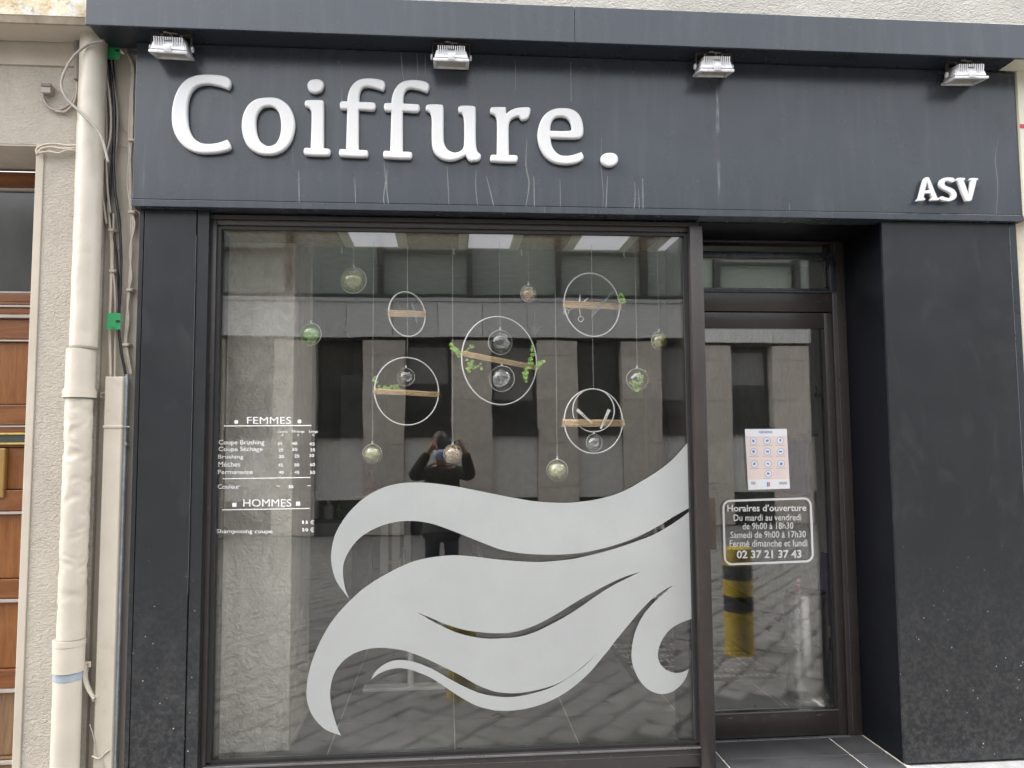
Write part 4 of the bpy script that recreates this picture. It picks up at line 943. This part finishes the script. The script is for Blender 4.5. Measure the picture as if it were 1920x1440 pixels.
# ---------------------------------------------------------------- price list on the window
pl = thing('price_list', (gl0 + .1, YG - .01, 1.5), 'white vinyl price list for FEMMES and HOMMES at the left of the window', 'lettering')
g5 = lambda x, y: (400 + x / 5.536, 760 + y / 5.536)
def ptext(body, x0_, y0_, x1_, y1_, w=.0, tilt=0, par=pl, f=g5, Y=YV, m='vinyl', nm='text_line'):
    q = [P2(*f(x0_, y0_ + tilt), Y), P2(*f(x1_, y0_ - tilt), Y), P2(*f(x1_, y1_ - tilt), Y), P2(*f(x0_, y1_ + tilt), Y)]
    return text(body, q, nm, K[m], par, Y, w)
def pbar(x0_, y0_, x1_, y1_, th, par=pl, f=g5, Y=YV, m='vinyl', nm='line'):
    a, c = P2(*f(x0_, y0_ - th / 2), Y), P2(*f(x1_, y1_ - th / 2), Y); d, e = P2(*f(x1_, y1_ + th / 2), Y), P2(*f(x0_, y0_ + th / 2), Y)
    return MB().prism([(a.x, Y, a.y), (c.x, Y, c.y), (d.x, Y, d.y), (e.x, Y, e.y)], (0, -.0004, 0)).build(nm, K[m], par)
def pdisc(x, y, r, par=pl, f=g5, Y=YV, m='vinyl', nm='dot', seg=18, dy=0):
    return MB().prism([at(*f(x + r * math.cos(2 * PI * k / seg), y + r * math.sin(2 * PI * k / seg)), Y + dy) for k in range(seg)], (0, -.0004, 0)).build(nm, K[m], par)
ptext('FEMMES', 350, 120, 808, 192); pdisc(238, 172, 21); pdisc(895, 167, 21); pbar(110, 214, 1018, 209, 10)
ptext('Courts', 668, 260, 770, 283, .012); ptext('Mi-longs', 818, 258, 946, 290, .012); ptext('Longs', 995, 258, 1085, 290, .012)
for x in ((708, 299, 726, 320), (872, 297, 890, 320), (1028, 294, 1052, 322)): ptext('€', *x, .006)
for s, q in (('Coupe Brushing', (55, 360, 530, 420)), ('Coupe Séchage', (55, 430, 510, 490)), ('Brushing', (50, 512, 312, 566)), ('Mèches', (52, 585, 280, 638)), ('Permanente', (48, 668, 408, 714))): ptext(s, *q, .004)
nums = (('35', 668, 383, 715, 415), ('40', 815, 380, 872, 412), ('45', 995, 385, 1052, 417), ('25', 676, 447, 725, 480), ('30', 820, 441, 872, 473), ('35', 1005, 446, 1057, 478), ('20', 680, 515, 732, 547), ('25', 842, 509, 892, 542), ('30', 995, 505, 1047, 537), ('45', 672, 603, 722, 635), ('50', 840, 601, 892, 634), ('60', 1002, 597, 1055, 631), ('40', 678, 680, 730, 712), ('45', 840, 680, 892, 712), ('50', 1002, 680, 1057, 713))
for s, *q in nums: ptext(s, *q, .014)
pbar(100, 762, 1008, 748, 9); ptext('Couleur', 45, 820, 275, 866, .004); pbar(655, 839, 690, 838, 6); ptext('30', 778, 829, 830, 861, .03); pbar(975, 835, 1015, 833, 6)
ptext('HOMMES', 312, 974, 808, 1052); pbar(196, 1033, 241, 1032, 42, nm='square'); pbar(858, 1021, 902, 1020, 42, nm='square'); pbar(93, 1085, 1000, 1070, 9)
ptext('1', 922, 1197, 940, 1230, .03); ptext('5', 955, 1197, 983, 1230, .03); ptext('€', 1005, 1191, 1045, 1235, .008); ptext('2', 920, 1275, 948, 1308, .03); ptext('0', 954, 1275, 985, 1308, .03); ptext('€', 1005, 1268, 1045, 1316, .008); ptext('Shampooing coupe', 35, 1286, 612, 1340, .004)

# ---------------------------------------------------------------- opening hours and poster on the door
YH = YDG - .0092
oh = thing('opening_hours', (1.8, YH, 1.1), 'white vinyl opening hours in a rounded frame on the door glass', 'lettering')
g4 = lambda x, y: (1360 + x / 4.8, 780 + y / 4.8)
for s, q, w, t in (("Horaires d’ouverture", (18, 797, 730, 858), .018, 3), ('Du mardi au vendredi', (75, 884, 683, 942), .006, 3), ('de 9h00 à 18h30', (155, 960, 612, 1018), .006, 3), ('Samedi de 9h00 à 17h30', (45, 1037, 725, 1096), .006, 3), ('Fermé dimanche et lundi', (38, 1114, 738, 1176), .006, 3), ('02 37 21 37 43', (103, 1207, 685, 1280), .025, 3)): ptext(s, *q, w, t, oh, g4, YH)
TL, TR, BR, BL = [P2(*q, YH) for q in ((1354, 937.5), (1521.5, 932), (1526.5, 1054), (1357.5, 1060.5))]
def rrect(ins, r):
    wd_, ht_ = (TR - TL).length, (TL - BL).length; pts = []
    for cx_, cy_, a0 in ((wd_ - ins - r, ht_ - ins - r, 0), (ins + r, ht_ - ins - r, 90), (ins + r, ins + r, 180), (wd_ - ins - r, ins + r, 270)):
        for k in range(7):
            a = math.radians(a0 + k * 15); pts.append((cx_ + r * math.cos(a), cy_ + r * math.sin(a)))
    return [(TL * (1 - x / wd_) + TR * (x / wd_)) * (y / ht_) + (BL * (1 - x / wd_) + BR * (x / wd_)) * (1 - y / ht_) for x, y in pts]
flat_curve([rrect(0, .045), rrect(.0115, .034)], 'frame', K['vinyl'], oh, YH, .0003)
ps = thing('poster', (1.78, YDG, 1.5), 'laminated sheet with ten round blue hygiene icons taped to the door glass', 'poster')
YQ = YDG - .0090
pq = [at(*q, YQ) for q in ((1396.5, 804.5), (1475, 804), (1481, 916), (1403, 918.5))]
MB().prism(pq, (0, -.0006, 0)).build('sheet', K['paper'], ps)
MB().prism([at(*g4(x, y), YQ - .0007) for x, y in ((186, 182), (553, 178), (572, 566), (200, 572))], (0, -.0002, 0)).build('print_area', K['pink'], ps)
ptext('GENERIK', 303, 134, 428, 156, .03, 0, ps, g4, YQ - .0010, 'blue', 'heading')
for x, y in ((253, 225), (375, 223), (493, 222), (256, 322), (378, 320), (498, 320), (262, 432), (383, 430), (503, 428), (386, 520)):
    pdisc(x, y, 32, ps, g4, YQ - .0010, 'blue', 'icon_ring'); pdisc(x, y, 28.5, ps, g4, YQ - .0016, 'paper', 'icon_field')
    b = MB(); n_ = 7; rr = [random.uniform(7, 19) for _ in range(n_)]
    b.prism([at(*g4(x + rr[k] * math.cos(2 * PI * k / n_), y + rr[k] * math.sin(2 * PI * k / n_)), YQ - .0022) for k in range(n_)], (0, -.0002, 0)); b.build('icon', K['blue'], ps)
    pbar(x - 42, y + 42, x + 42, y + 41, 5, ps, g4, YQ - .0010, 'greyp', 'caption')
pbar(232, 605, 270, 604, 26, ps, g4, YQ - .0010, 'greyp', 'caption'); pbar(374, 614, 386, 614, 40, ps, g4, YQ - .0010, 'blue', 'logo'); pbar(388, 614, 402, 614, 40, ps, g4, YQ - .0010, 'redp', 'logo'); pbar(485, 605, 555, 603, 24, ps, g4, YQ - .0010, 'greyp', 'caption')

# ================================================================== hanging decorations
YB = .40
def thread(par, x, y, z0, z1): MB().tube([(x, y, z0), (x, y, z1)], .0009, 5).build('thread', K['thread'], par)
def curls(b, c, r, n, rad, seg=4, lo=.25, hi=.9, arc=(2.0, 5.5)):
    for _ in range(n):
        ax = Vector((random.gauss(0, 1), random.gauss(0, 1), random.gauss(0, 1))).normalized(); u = ax.orthogonal().normalized(); w = ax.cross(u)
        R = r * random.uniform(.3, .8); off = ax * math.sqrt(max(0, (r * random.uniform(.75, .95)) ** 2 - R * R)) * random.choice((-1, 1))
        a0 = random.uniform(0, 6); A = random.uniform(*arc)
        b.tube([c + off + (u * math.cos(a0 + A * k / 9) + w * math.sin(a0 + A * k / 9)) * R for k in range(10)], rad, seg)
def leaves(b, stem, n, size, spread=.012):
    for k in range(n):
        t = (k + .5) / n; i = min(len(stem) - 2, int(t * (len(stem) - 1))); p = stem[i].lerp(stem[i + 1], t * (len(stem) - 1) - i)
        nrm = Vector((random.uniform(-.5, .5), -1, random.uniform(-.4, .7))).normalized()
        off = Vector((random.uniform(-1, 1), random.uniform(-.6, .6), random.uniform(-1, 1))) * spread
        q = nrm.to_track_quat('Z', 'Y'); s = size * random.uniform(.7, 1.1) * (1 - .35 * t); ring = []
        for j in range(8):
            a = 2 * PI * j / 8; ring.append(b.b.verts.new(p + off + q @ Vector((s * math.cos(a), s * .85 * math.sin(a), 0))))
        cc = b.b.verts.new(p + off + q @ Vector((0, 0, -.18 * s)))
        for j in range(8): b.b.faces.new((cc, ring[j], ring[(j + 1) % 8]))
def bauble(px, py, dia, fill, label, top_z=SZ, Y=YB):
    c = at(px, py, Y); r = dia / 2 * mpp(Y)
    o = thing('hanging_bauble', c, label, 'bauble', 'clear plastic baubles hanging in the window')
    b = MB(); b.ball(c, r, 40, 24); b.build('shell', K['shell'], o, 'all')
    tilt = Matrix.Rotation(random.uniform(-.3, .3), 4, 'Z') @ Matrix.Rotation(PI / 2, 4, 'X')
    MB().tube([c + tilt @ Vector((r * 1.004 * math.cos(2 * PI * k / 40), r * 1.004 * math.sin(2 * PI * k / 40), 0)) for k in range(40)], r * .03, 6, closed=True).build('seam', K['clear'], o, 'all')
    b = MB(); b.lathe([(.006, r - .001), (.006, r + .006), (.003, r + .008)], 10, c); b.tube([c + Vector((.0045 * math.cos(t * .6), 0, r + .012 + .0045 * math.sin(t * .6))) for t in range(11)], .0017, 6); b.build('cap', K['clear'], o, 'all')
    if fill in ('moss', 'moss2', 'grass'):
        b = MB(); vs = b.ball(c, r * .84, 28, 18)
        for v in vs:
            d = v.co - c; k = noise.noise(v.co * 60) * .18 + noise.noise(v.co * 170) * .10; v.co = c + d * (1 + k)
            if d.z > r * .35: v.co.z -= (d.z - r * .35) * (.5 if fill != 'moss' else .15)
        b.build('filling', K[fill], o, 'all')
        b = MB(); curls(b, c, r * .93, 46, r * .016, 3); b.build('fibres', K['moss2' if fill != 'grass' else 'grass'], o, 'all')
    elif fill == 'straw':
        b = MB(); curls(b, c, r * .93, 44, r * .045, 5); b.build('filling', K['straw'], o, 'all')
    elif fill == 'leaf':
        b = MB(); st = [c + Vector((-.3 * r, -.1 * r, -.75 * r)), c + Vector((.1 * r, 0, -.3 * r)), c + Vector((.45 * r, .1 * r, .6 * r))]
        leaves(b, st, 46, r * .21, r * .42); b.build('filling', K['leaf'], o, 'all')
    else:
        b = MB(); curls(b, c, r * .85, 5, r * .026, 5, arc=(3.5, 6.2)); b.build('filling', K['curl'], o, 'all')
    if top_z: thread(o, c.x, c.y, c.z + r + .012, top_z)
    return o
bauble(663, 526, 48, 'moss', 'large moss filled bauble, topmost at the left of the window')
bauble(583, 627, 41, 'grass', 'bauble with bright green filling beside the plaster pillar')
bauble(991, 551, 32, 'straw', 'small straw filled bauble above and right of the biggest hoop')
bauble(1236, 639, 34, 'moss', 'olive moss bauble nearest the right window post')
bauble(1195, 711, 41, 'leaf', 'clear bauble with green leaves on the right side')
bauble(698, 851, 35, 'moss2', 'small pale green bauble hanging lowest on the left')
bauble(849, 851, 34, 'straw', 'straw filled bauble in front of the reflected photographer')
bauble(1045, 882, 40, 'moss2', 'pale moss bauble hanging lowest of all above the frosted wave')
bauble(761, 707, 33, 'clear', 'clear bauble hanging inside the left hoop', at(761, 671, YB).z)
bauble(938, 642, 46, 'clear', 'upper clear bauble inside the biggest hoop', None)
bauble(941, 710, 48, 'clear', 'lower clear bauble under the raffia bar of the biggest hoop', at(941, 676, YB).z)
bauble(1114, 830, 33, 'clear', 'clear bauble in the lower half of the right hoop', at(1114, 808, YB).z)

def ring_pts(c, rx, rz, yaw, n=72):
    return [c + Vector((rx * math.cos(2 * PI * k / n), rx * math.cos(2 * PI * k / n) * math.tan(yaw), rz * math.sin(2 * PI * k / n))) for k in range(n)]
def hoop(px, py, wpx, hpx, bar, label, strands=12, barh=9, top=True):
    c = at(px, py, YB); rx, rz = wpx / 2 * mpp(YB), hpx / 2 * mpp(YB)
    yaw = math.acos(min(1, wpx / hpx)) if wpx < hpx * .97 else 0.0
    o = thing('hanging_hoop', c, label, 'hoop', 'white wire hoops with raffia bars hanging in the window')
    MB().tube(ring_pts(c, rx, rz, yaw), .0037, 8, closed=True).build('ring', K['hoop'], o, 'all')
    a, e = [at(*q, YB) for q in bar]
    for q, s in ((a, -1), (e, 1)): q.y = c.y + (q.x - c.x) * math.tan(yaw)
    h = barh * mpp(YB); b = MB()
    for k in range(strands):
        z = h * ((k + .5) / strands - .5); zz = [z + random.uniform(-.0015, .0015) + (.0 if j in (0, 4) else random.uniform(-.001, .001)) for j in range(5)]
        yy = random.uniform(-.006, .001)
        b.tube([a.lerp(e, j / 4) + Vector((0, yy, zz[j])) for j in range(5)], h / strands * .62, 5)
    for q in (a, e):
        for k in range(4): b.tube([q + Vector((0, -.007 * math.cos(t), h * .58 * math.sin(t) + 0)) + Vector((random.uniform(-.004, .004), 0, 0)) for t in [2 * PI * i / 10 for i in range(11)]], .0015, 4)
    for k in range(5):
        q = random.choice((a, e)) + Vector((0, -.004, random.uniform(-h, h) * .5)); b.tube([q, q + Vector((random.uniform(-.02, .02), -.006, random.uniform(-.012, .012))), q + Vector((random.uniform(-.03, .03), -.004, random.uniform(-.02, .02)))], .0009, 4)
    b.build('raffia_bar', K['raffia'], o, 'all')
    if top: thread(o, c.x, c.y, c.z + rz, SZ)
    return o, c
def sprig(par, pts, n, size, m='leaf', spread=.010):
    st = [at(x, y, YB - .012) for x, y in pts]; b = MB(); b.tube(st, .0012, 5); b.build('stem', K['leaf2'], par)
    b = MB(); leaves(b, st, n, size, spread); b.build('leaf_sprig', K[m], par, 'all')
hA, cA = hoop(763.5, 589, 65, 84, ((731, 592), (796, 585)), 'narrow hoop turned edgewise at the upper left with a tilted raffia bar', 8, 12)
hB, cB = hoop(763.5, 733.5, 116, 126, ((706, 735), (821, 738)), 'hoop under the narrow one with a leaf sprig at its left end', 10, 10)
hC, cC = hoop(938, 676, 147, 167, ((866, 667), (1011, 686)), 'biggest hoop in the middle with leaf sprigs at both ends', 10, 10)
hD, cD = hoop(1110.5, 571.5, 115, 122, ((1054, 574), (1168, 571)), 'hoop at the upper right that carries open scissors', 12, 13)
hE, cE = hoop(1113.5, 789.5, 118, 122, ((1054, 793), (1173, 793)), 'lower right hoop with a second smaller ring and two hair clips', 12, 13)
sprig(hB, [(713, 735), (709, 722), (703, 712), (700, 706)], 14, .010); sprig(hB, [(716, 733), (726, 726), (738, 723), (748, 727)], 18, .011)
sprig(hC, [(867, 668), (857, 658), (849, 652), (846, 641)], 24, .013); sprig(hC, [(868, 665), (876, 658), (882, 651), (887, 646)], 14, .010); sprig(hC, [(876, 676), (884, 688), (896, 685), (908, 691)], 12, .013); sprig(hC, [(885, 679), (878, 690), (879, 698)], 14, .012)
sprig(hC, [(995, 684), (997, 672), (999, 660), (999, 651)], 22, .011); sprig(hC, [(990, 689), (985, 700), (986, 712)], 26, .012); sprig(hC, [(1005, 686), (1012, 678), (1019, 675)], 7, .014)
sprig(hD, [(1166, 568), (1163, 558), (1160, 548)], 7, .013); sprig(hD, [(1167, 566), (1168, 557)], 4, .013)
ic = at(1113, 769.5, YB + .006)
MB().tube(ring_pts(ic, 40 * mpp(YB), 41 * mpp(YB), 0), .0033, 8, closed=True).build('inner_ring', K['hoop'], hE, 'all')
thread(hC, cC.x, cC.y, at(938, 612, YB).z, cC.z + 83 * mpp(YB))
# scissors
q = lambda x, y: at(1030 + x / 9, 490 + y / 9, YB - .016)
sz = thing('scissors', q(500, 740), 'open steel hairdressing scissors tucked in the raffia of the upper right hoop', 'scissors')
for tip, pivot, ringc in (((522, 525), (503, 735), (530, 975)), ((672, 602), (515, 745), (285, 850))):
    T, Pv, R_ = q(*tip), q(*pivot), q(*ringc); d = (T - Pv).normalized(); nn = d.cross(Vector((0, 1, 0)))
    bl = MB(); bl.prism([T, Pv + nn * .0068, Pv - nn * .0068], (0, -.0018, 0)); o_ = bl.build('blade', K['shiny'], sz)
    rr = 44 / 9 * mpp(YB); hd = (Pv - R_).normalized()
    b = MB(); b.tube([Pv, Pv.lerp(R_, .6) + nn * .001, R_ + hd * rr], .0022, 6); b.tube([R_ + Vector((rr * math.cos(2 * PI * k / 20), 0, rr * math.sin(2 * PI * k / 20))) for k in range(20)], .0019, 6, closed=True)
    b.tube([R_ - hd * rr, R_ - hd * rr * 1.9], .0011, 6) if ringc[0] < 400 else None
    b.build('handle', K['shiny'], sz, 'all')
MB().lathe([(.003, 0), (.003, .003)], 10, q(508, 740) + Vector((0, -.003, 0)), Matrix.Rotation(PI / 2, 4, 'X')).build('pivot', K['screw'], sz)
def comb(a, c, w, label, nt=22):
    A, C = at(*a, YB - .014), at(*c, YB - .014); d = (C - A); nn = d.normalized().cross(Vector((0, 1, 0))) * w; o = thing('comb', A, label, 'comb')
    MB().prism([A, C, C + nn * .45, A + nn * .45], (0, -.003, 0)).build('spine', K['comb'], o)
    b = MB()
    for k in range(nt):
        p = A.lerp(C, .08 + .88 * k / nt) + nn * .45; e = d.normalized() * (d.length / nt * .35); b.prism([p, p + e, p + e + nn * .55, p + nn * .55], (0, -.002, 0))
    b.build('teeth', K['comb'], o)
comb((1109, 597), (1153, 545), .020, 'transparent comb slid behind the raffia of the scissors hoop')
comb((770, 566), (781, 606), .012, 'dark transparent comb across the raffia of the narrow hoop', 14)
comb((744, 567), (752, 583), .008, 'small clear hairpin comb left of the comb in the narrow hoop', 8)
for a, c, lab in (((1082, 768), (1110, 794), 'white hair clip leaning left on the raffia of the lower right hoop'), ((1142, 768), (1126, 804), 'white hair clip leaning right on the raffia of the lower right hoop')):
    A, C = at(*a, YB - .016), at(*c, YB - .016); d = (C - A).normalized(); nn = d.cross(Vector((0, 1, 0))); o = thing('hair_clip', A, lab, 'hair clip', 'hair clips on the lower right hoop')
    MB().prism([A + nn * .0085, A - nn * .0085, C - nn * .0045, C + nn * .0045], (0, -.005, 0)).build('upper_jaw', K['clip'], o); MB().prism([A + nn * .006, A - nn * .006, C - nn * .003, C + nn * .003], (0, .004, 0)).build('lower_jaw', K['clip'], o)
    m_ = A.lerp(C, .5); MB().prism([m_ + nn * .002 - d * .02, m_ - nn * .002 - d * .02, m_ - nn * .0015 + d * .02, m_ + nn * .0015 + d * .02], (0, -.0062, 0)).build('slot', K['cab_g'], o)

# ================================================================== across the street (seen mirrored in the glass)
YO = .27 - 9.93                                  # face of the columns, looking back at the shop
op = thing('opposite_building', (1, YO - 2, 0), 'grey stone building with square columns and dark windows across the street, mirrored in the glass', 'building')
B('rear_wall', K['spandrel'], op, -13, 14, YO - 6, YO - .62, 0, 3.45)
B('upper_storey_wall', K['spandrel'], op, -13, 14, YO - 6, YO - .1, 5.62, 5.86)
B('first_floor_core', K['oframe'], op, -13, 14, YO - 6, YO - .35, 4.12, 5.62)
B('soffit', K['oframe'], op, -13, 14, YO - .6195, YO - .06, 3.40, 3.449)
zs = [0, .78, 1.56, 2.34, 3.12, 3.3995]
cb_mesh = {}
for k in range(-8, 9):
    wx = .78 + 1.54 * k; c0, c1 = wx + .82, wx + 1.54
    col_ = B('column', K['stone'], op, c0 + .006, c1 - .006, YO - .60, YO - .012, 0, 3.3995)
    for j in range(5):
        MB().box(c0, c1, YO - .011, YO + .012 + random.uniform(-.002, .002), zs[j] + .003, zs[j + 1] - .003, bev=.003).build('stone_block', K['stone'], col_)
    if -3 <= k <= 5:
        w_ = MB(); w_.box(wx, wx + .05, YO - .33, YO - .25, 1.83, 3.38); w_.box(wx + .77, wx + .82, YO - .33, YO - .25, 1.83, 3.38); w_.box(wx + .0505, wx + .7695, YO - .33, YO - .25, 1.83, 1.90); w_.box(wx + .0505, wx + .7695, YO - .33, YO - .25, 3.31, 3.38)
        win_ = w_.build('window', K['oframe'], op)
        B('window_pane', K['opane'], win_, wx + .0505, wx + .7695, YO - .31, YO - .30, 1.9005, 3.3095)
        if k % 3 != 1: B('blind', K['blind'], win_, wx + .06, wx + .76, YO - .299, YO - .296, 2.35 + .3 * (k % 2), 3.30)
        B('sill', K['oframe'], win_, wx - .0, wx + .82, YO - .33, YO + .03, 1.70, 1.825)
    else:
        B('window', K['opane'], op, wx, wx + .82, YO - .31, YO - .30, 1.70, 3.38)
    B('spandrel', K['spandrel'], op, wx + .002, wx + .818, YO - .2, YO - .07, .60, 1.695, bev=.004)
    B('plinth', K['oframe'], op, wx, wx + .82, YO - .3, YO - .12, 0, .597)
for k in range(-16, 18):
    X = .62 + .8 * k
    B('cladding_panel', K['band'], op, X + .004, X + .796, YO - .05, YO + .05, 3.452, 4.085, bev=.002)
B('cladding_backing', K['oframe'], op, -13, 14, YO - .349, YO - .051, 3.45, 4.10)
B('coping', K['cap'], op, -13, 14, YO - .2, YO + .075, 4.087, 4.155, bev=.004)
for k in range(-8, 9):
    wx = .40 + 1.6 * k
    w_ = MB(); w_.box(wx - .05, wx + .05, YO - .14, YO - .02, 4.16, 5.615); w_.box(wx + .0505, wx + 1.5495, YO - .12, YO - .03, 4.16, 4.24)
    if k % 2: w_.box(wx + .0505, wx + 1.5495, YO - .11, YO - .05, 4.98, 5.04)
    win_ = w_.build('upper_window', K['oframe'], op)
    B('window_pane', K['ublind'], win_, wx + .0505, wx + 1.5495, YO - .20, YO - .19, 4.2405, 5.615)
    if k % 2 == 0: B('curtain', simple('pale_curtain', (.36, .38, .36), .4, rnd=True), win_, wx + .1, wx + .55, YO - .189, YO - .18, 4.25, 5.61)
B('cornice', K['cap'], op, -13, 14, YO - .0995, YO + .12, 5.74, 5.86)

# ---------------------------------------------------------------- bollards
def bollard(x, y, h, r, label):
    o = thing('bollard', (x, y, 0), label, 'bollard', 'yellow and black bollards on the pavement')
    z = 0
    for m, f in (('yellow', .40), ('black', .145), ('yellow', .15), ('black', .13), ('yellow', .15)):
        pr = [(r, z + .0003), (r, z + f * h)]
        if z > .8 * h: pr += [(r * .96, z + f * h + .01), (r * .6, z + f * h + .018)]
        MB().lathe(pr, 32, (x, y, -.012)).build('band', K[m], o, True); z += f * h
    MB().lathe([(r + .012, -.02), (r + .012, .004), (r + .002, .008)], 32, (x, y, -.012)).build('collar', K['yellow'], o, True)
bollard(2.20, -1.20, .80, .110, 'tall yellow and black banded bollard mirrored in the door glass')
bollard(.085, -1.05, .47, .092, 'short yellow and black bollard mirrored behind the frosted wave')

# ---------------------------------------------------------------- the photographer, mirrored in the window
px0, py0 = -.06, -4.02
per = thing('person', (px0, py0, 0), 'person in black jacket and pale blue mask holding up a phone, mirrored in the window', 'person')
def skin(nm, verts, edges, rads, m, root=0, sub=2):
    me = bpy.data.meshes.new(nm); me.from_pydata([Vector(v) for v in verts], edges, []); o = bpy.data.objects.new('tmp', me); COL.objects.link(o)
    o.modifiers.new('s', 'SKIN'); me.skin_vertices.new() if not me.skin_vertices else None
    for k, r in enumerate(rads):
        sv = me.skin_vertices[0].data[k]; sv.radius = r if isinstance(r, tuple) else (r, r); sv.use_root = (k == root)
    md = o.modifiers.new('d', 'SUBSURF'); md.levels = sub; md.render_levels = sub
    r_ = bpy.data.meshes.new_from_object(o.evaluated_get(bpy.context.evaluated_depsgraph_get())); bpy.data.objects.remove(o); r_.materials.clear(); r_.name = nm
    return link(nm, r_, K[m], per, 'all')
V = []; E_ = []; Rr = []
def av(x, y, z, r, link_to=None):
    V.append((x, y, z)); Rr.append(r)
    if link_to is not None: E_.append((link_to, len(V) - 1))
    return len(V) - 1
hx = -.075
pel = av(px0, py0, .86, (.15, .11)); wa = av(px0, py0, 1.02, (.13, .10), pel); chs = av(px0, py0 + .01, 1.22, (.15, .11), wa); nk = av(px0 - .005, py0 + .03, 1.36, .06, chs); nk2 = av(hx, py0 + .06, 1.42, .052, nk)
h1 = av(hx, py0 + .09, 1.50, (.07, .085), nk2); h2 = av(hx, py0 + .085, 1.59, (.078, .095), h1); h3 = av(hx, py0 + .07, 1.66, (.06, .07), h2)
for s in (-1, 1):
    lg = av(px0 + s * .09, py0, .80, .085, pel); kn = av(px0 + s * .10, py0 + .02, .46, .058, lg); an = av(px0 + s * .11, py0, .09, .04, kn); av(px0 + s * .12, py0 + .14, .03, .035, an)
    sh = av(px0 + s * .15, py0 + .01, 1.31, .06, chs); el = av(px0 + s * .29, py0 + .10, 1.25, .042, sh)
    hxn = -.135 if s < 0 else .115
    wr = av(hxn + s * .055, -3.80, 1.50, .026, el); pm = av(hxn + s * .012, -3.765, 1.565, .030, wr)
    for k, (dz, ln) in enumerate(((.055, .05), (.040, .055), (.022, .052), (.004, .045))):
        a_ = av(hxn + s * .004, -3.745, 1.565 + dz * .9 - .0, .010, pm); b_ = av(hxn - s * .004, -3.722, 1.568 + dz, .0085, a_); av(hxn - s * .03, -3.704, 1.566 + dz * .9, .0075, b_)
    t1 = av(hxn - s * .012, -3.765, 1.530, .011, pm); av(hxn - s * .045, -3.737, 1.522, .009, t1)
skin('body', V, E_, Rr, 'skin')
V, E_, Rr = [], [], []
a0 = av(px0, py0, .86, (.20, .15)); a1 = av(px0, py0, 1.05, (.175, .135), a0); a2 = av(px0, py0 + .01, 1.22, (.175, .13), a1); av(px0, py0 + .03, 1.345, (.085, .08), a2); a4 = av(px0, py0, .70, (.215, .165), a0); av(px0 + .01, py0, .57, (.225, .175), a4)
for s in (-1, 1):
    sh = av(px0 + s * .155, py0 + .01, 1.30, .08, a2); el = av(px0 + s * .29, py0 + .10, 1.25, .072, sh); hxn = -.135 if s < 0 else .115; wx_ = hxn + s * .055; ex_ = px0 + s * .29; md_ = av((wx_ + ex_) / 2, (-3.80 + py0 + .10) / 2, 1.375, .060, el); av(wx_ + (ex_ - wx_) * .02, -3.800, 1.498, .042, md_)
skin('jacket', V, E_, Rr, 'jacket')
V, E_, Rr = [], [], []
t0 = av(px0, py0, .84, (.14, .11))
for s in (-1, 1):
    lg = av(px0 + s * .09, py0, .72, .10, t0); kn = av(px0 + s * .10, py0 + .02, .46, .078, lg); av(px0 + s * .11, py0, .10, .066, kn)
skin('trousers', V, E_, Rr, 'denim')
for s in (-1, 1):
    b = MB(); b.box(px0 + s * .11 - .045, px0 + s * .11 + .045, py0 - .08, py0 + .20, -.012, .085, bev=.03); b.build('shoe', K['leather'], per, 'all')
b = MB(); b.ball((hx, py0 + .075, 1.615), .100, 24, 14, Matrix.Diagonal((.86, 1.02, .92, 1))); b.build('hair', K['hair'], per, 'all')
b = MB(); vs = b.ball((hx, py0 + .135, 1.475), .075, 24, 14, Matrix.Diagonal((.95, .75, .82, 1)))
for v in vs: v.co.y += .004 * math.sin(v.co.z * 260)
b.build('mask', K['mask'], per, 'all')
for s in (-1, 1):
    MB().tube([(hx + s * .06, py0 + .15, 1.49), (hx + s * .078, py0 + .09, 1.52), (hx + s * .074, py0 + .06, 1.54)], .003, 5).build('ear_loop', K['mask'], per)
    b = MB(); b.ball((hx + s * .078, py0 + .075, 1.55), .024, 10, 8, Matrix.Diagonal((.4, .8, 1.2, 1))); b.build('ear', K['skin'], per, 'all')
ph = thing('phone', (-.01, -3.722, 1.58), 'slate grey phone held sideways by the photographer', 'phone')
MB().box(-.10, .075, -3.729, -3.721, 1.535, 1.612, bev=.003).build('body', K['phone'], ph, True)
b = MB(); b.box(.03, .068, -3.7208, -3.718, 1.57, 1.608, bev=.001); b.build('camera_bump', K['cab_b'], ph, True)
for dx, dz in ((.040, 1.598), (.040, 1.580), (.057, 1.589)): MB().lathe([(.007, 0), (.007, .002)], 14, (dx, -3.7178, dz), Matrix.Rotation(-PI / 2, 4, 'X')).build('lens', K['opane'], ph)
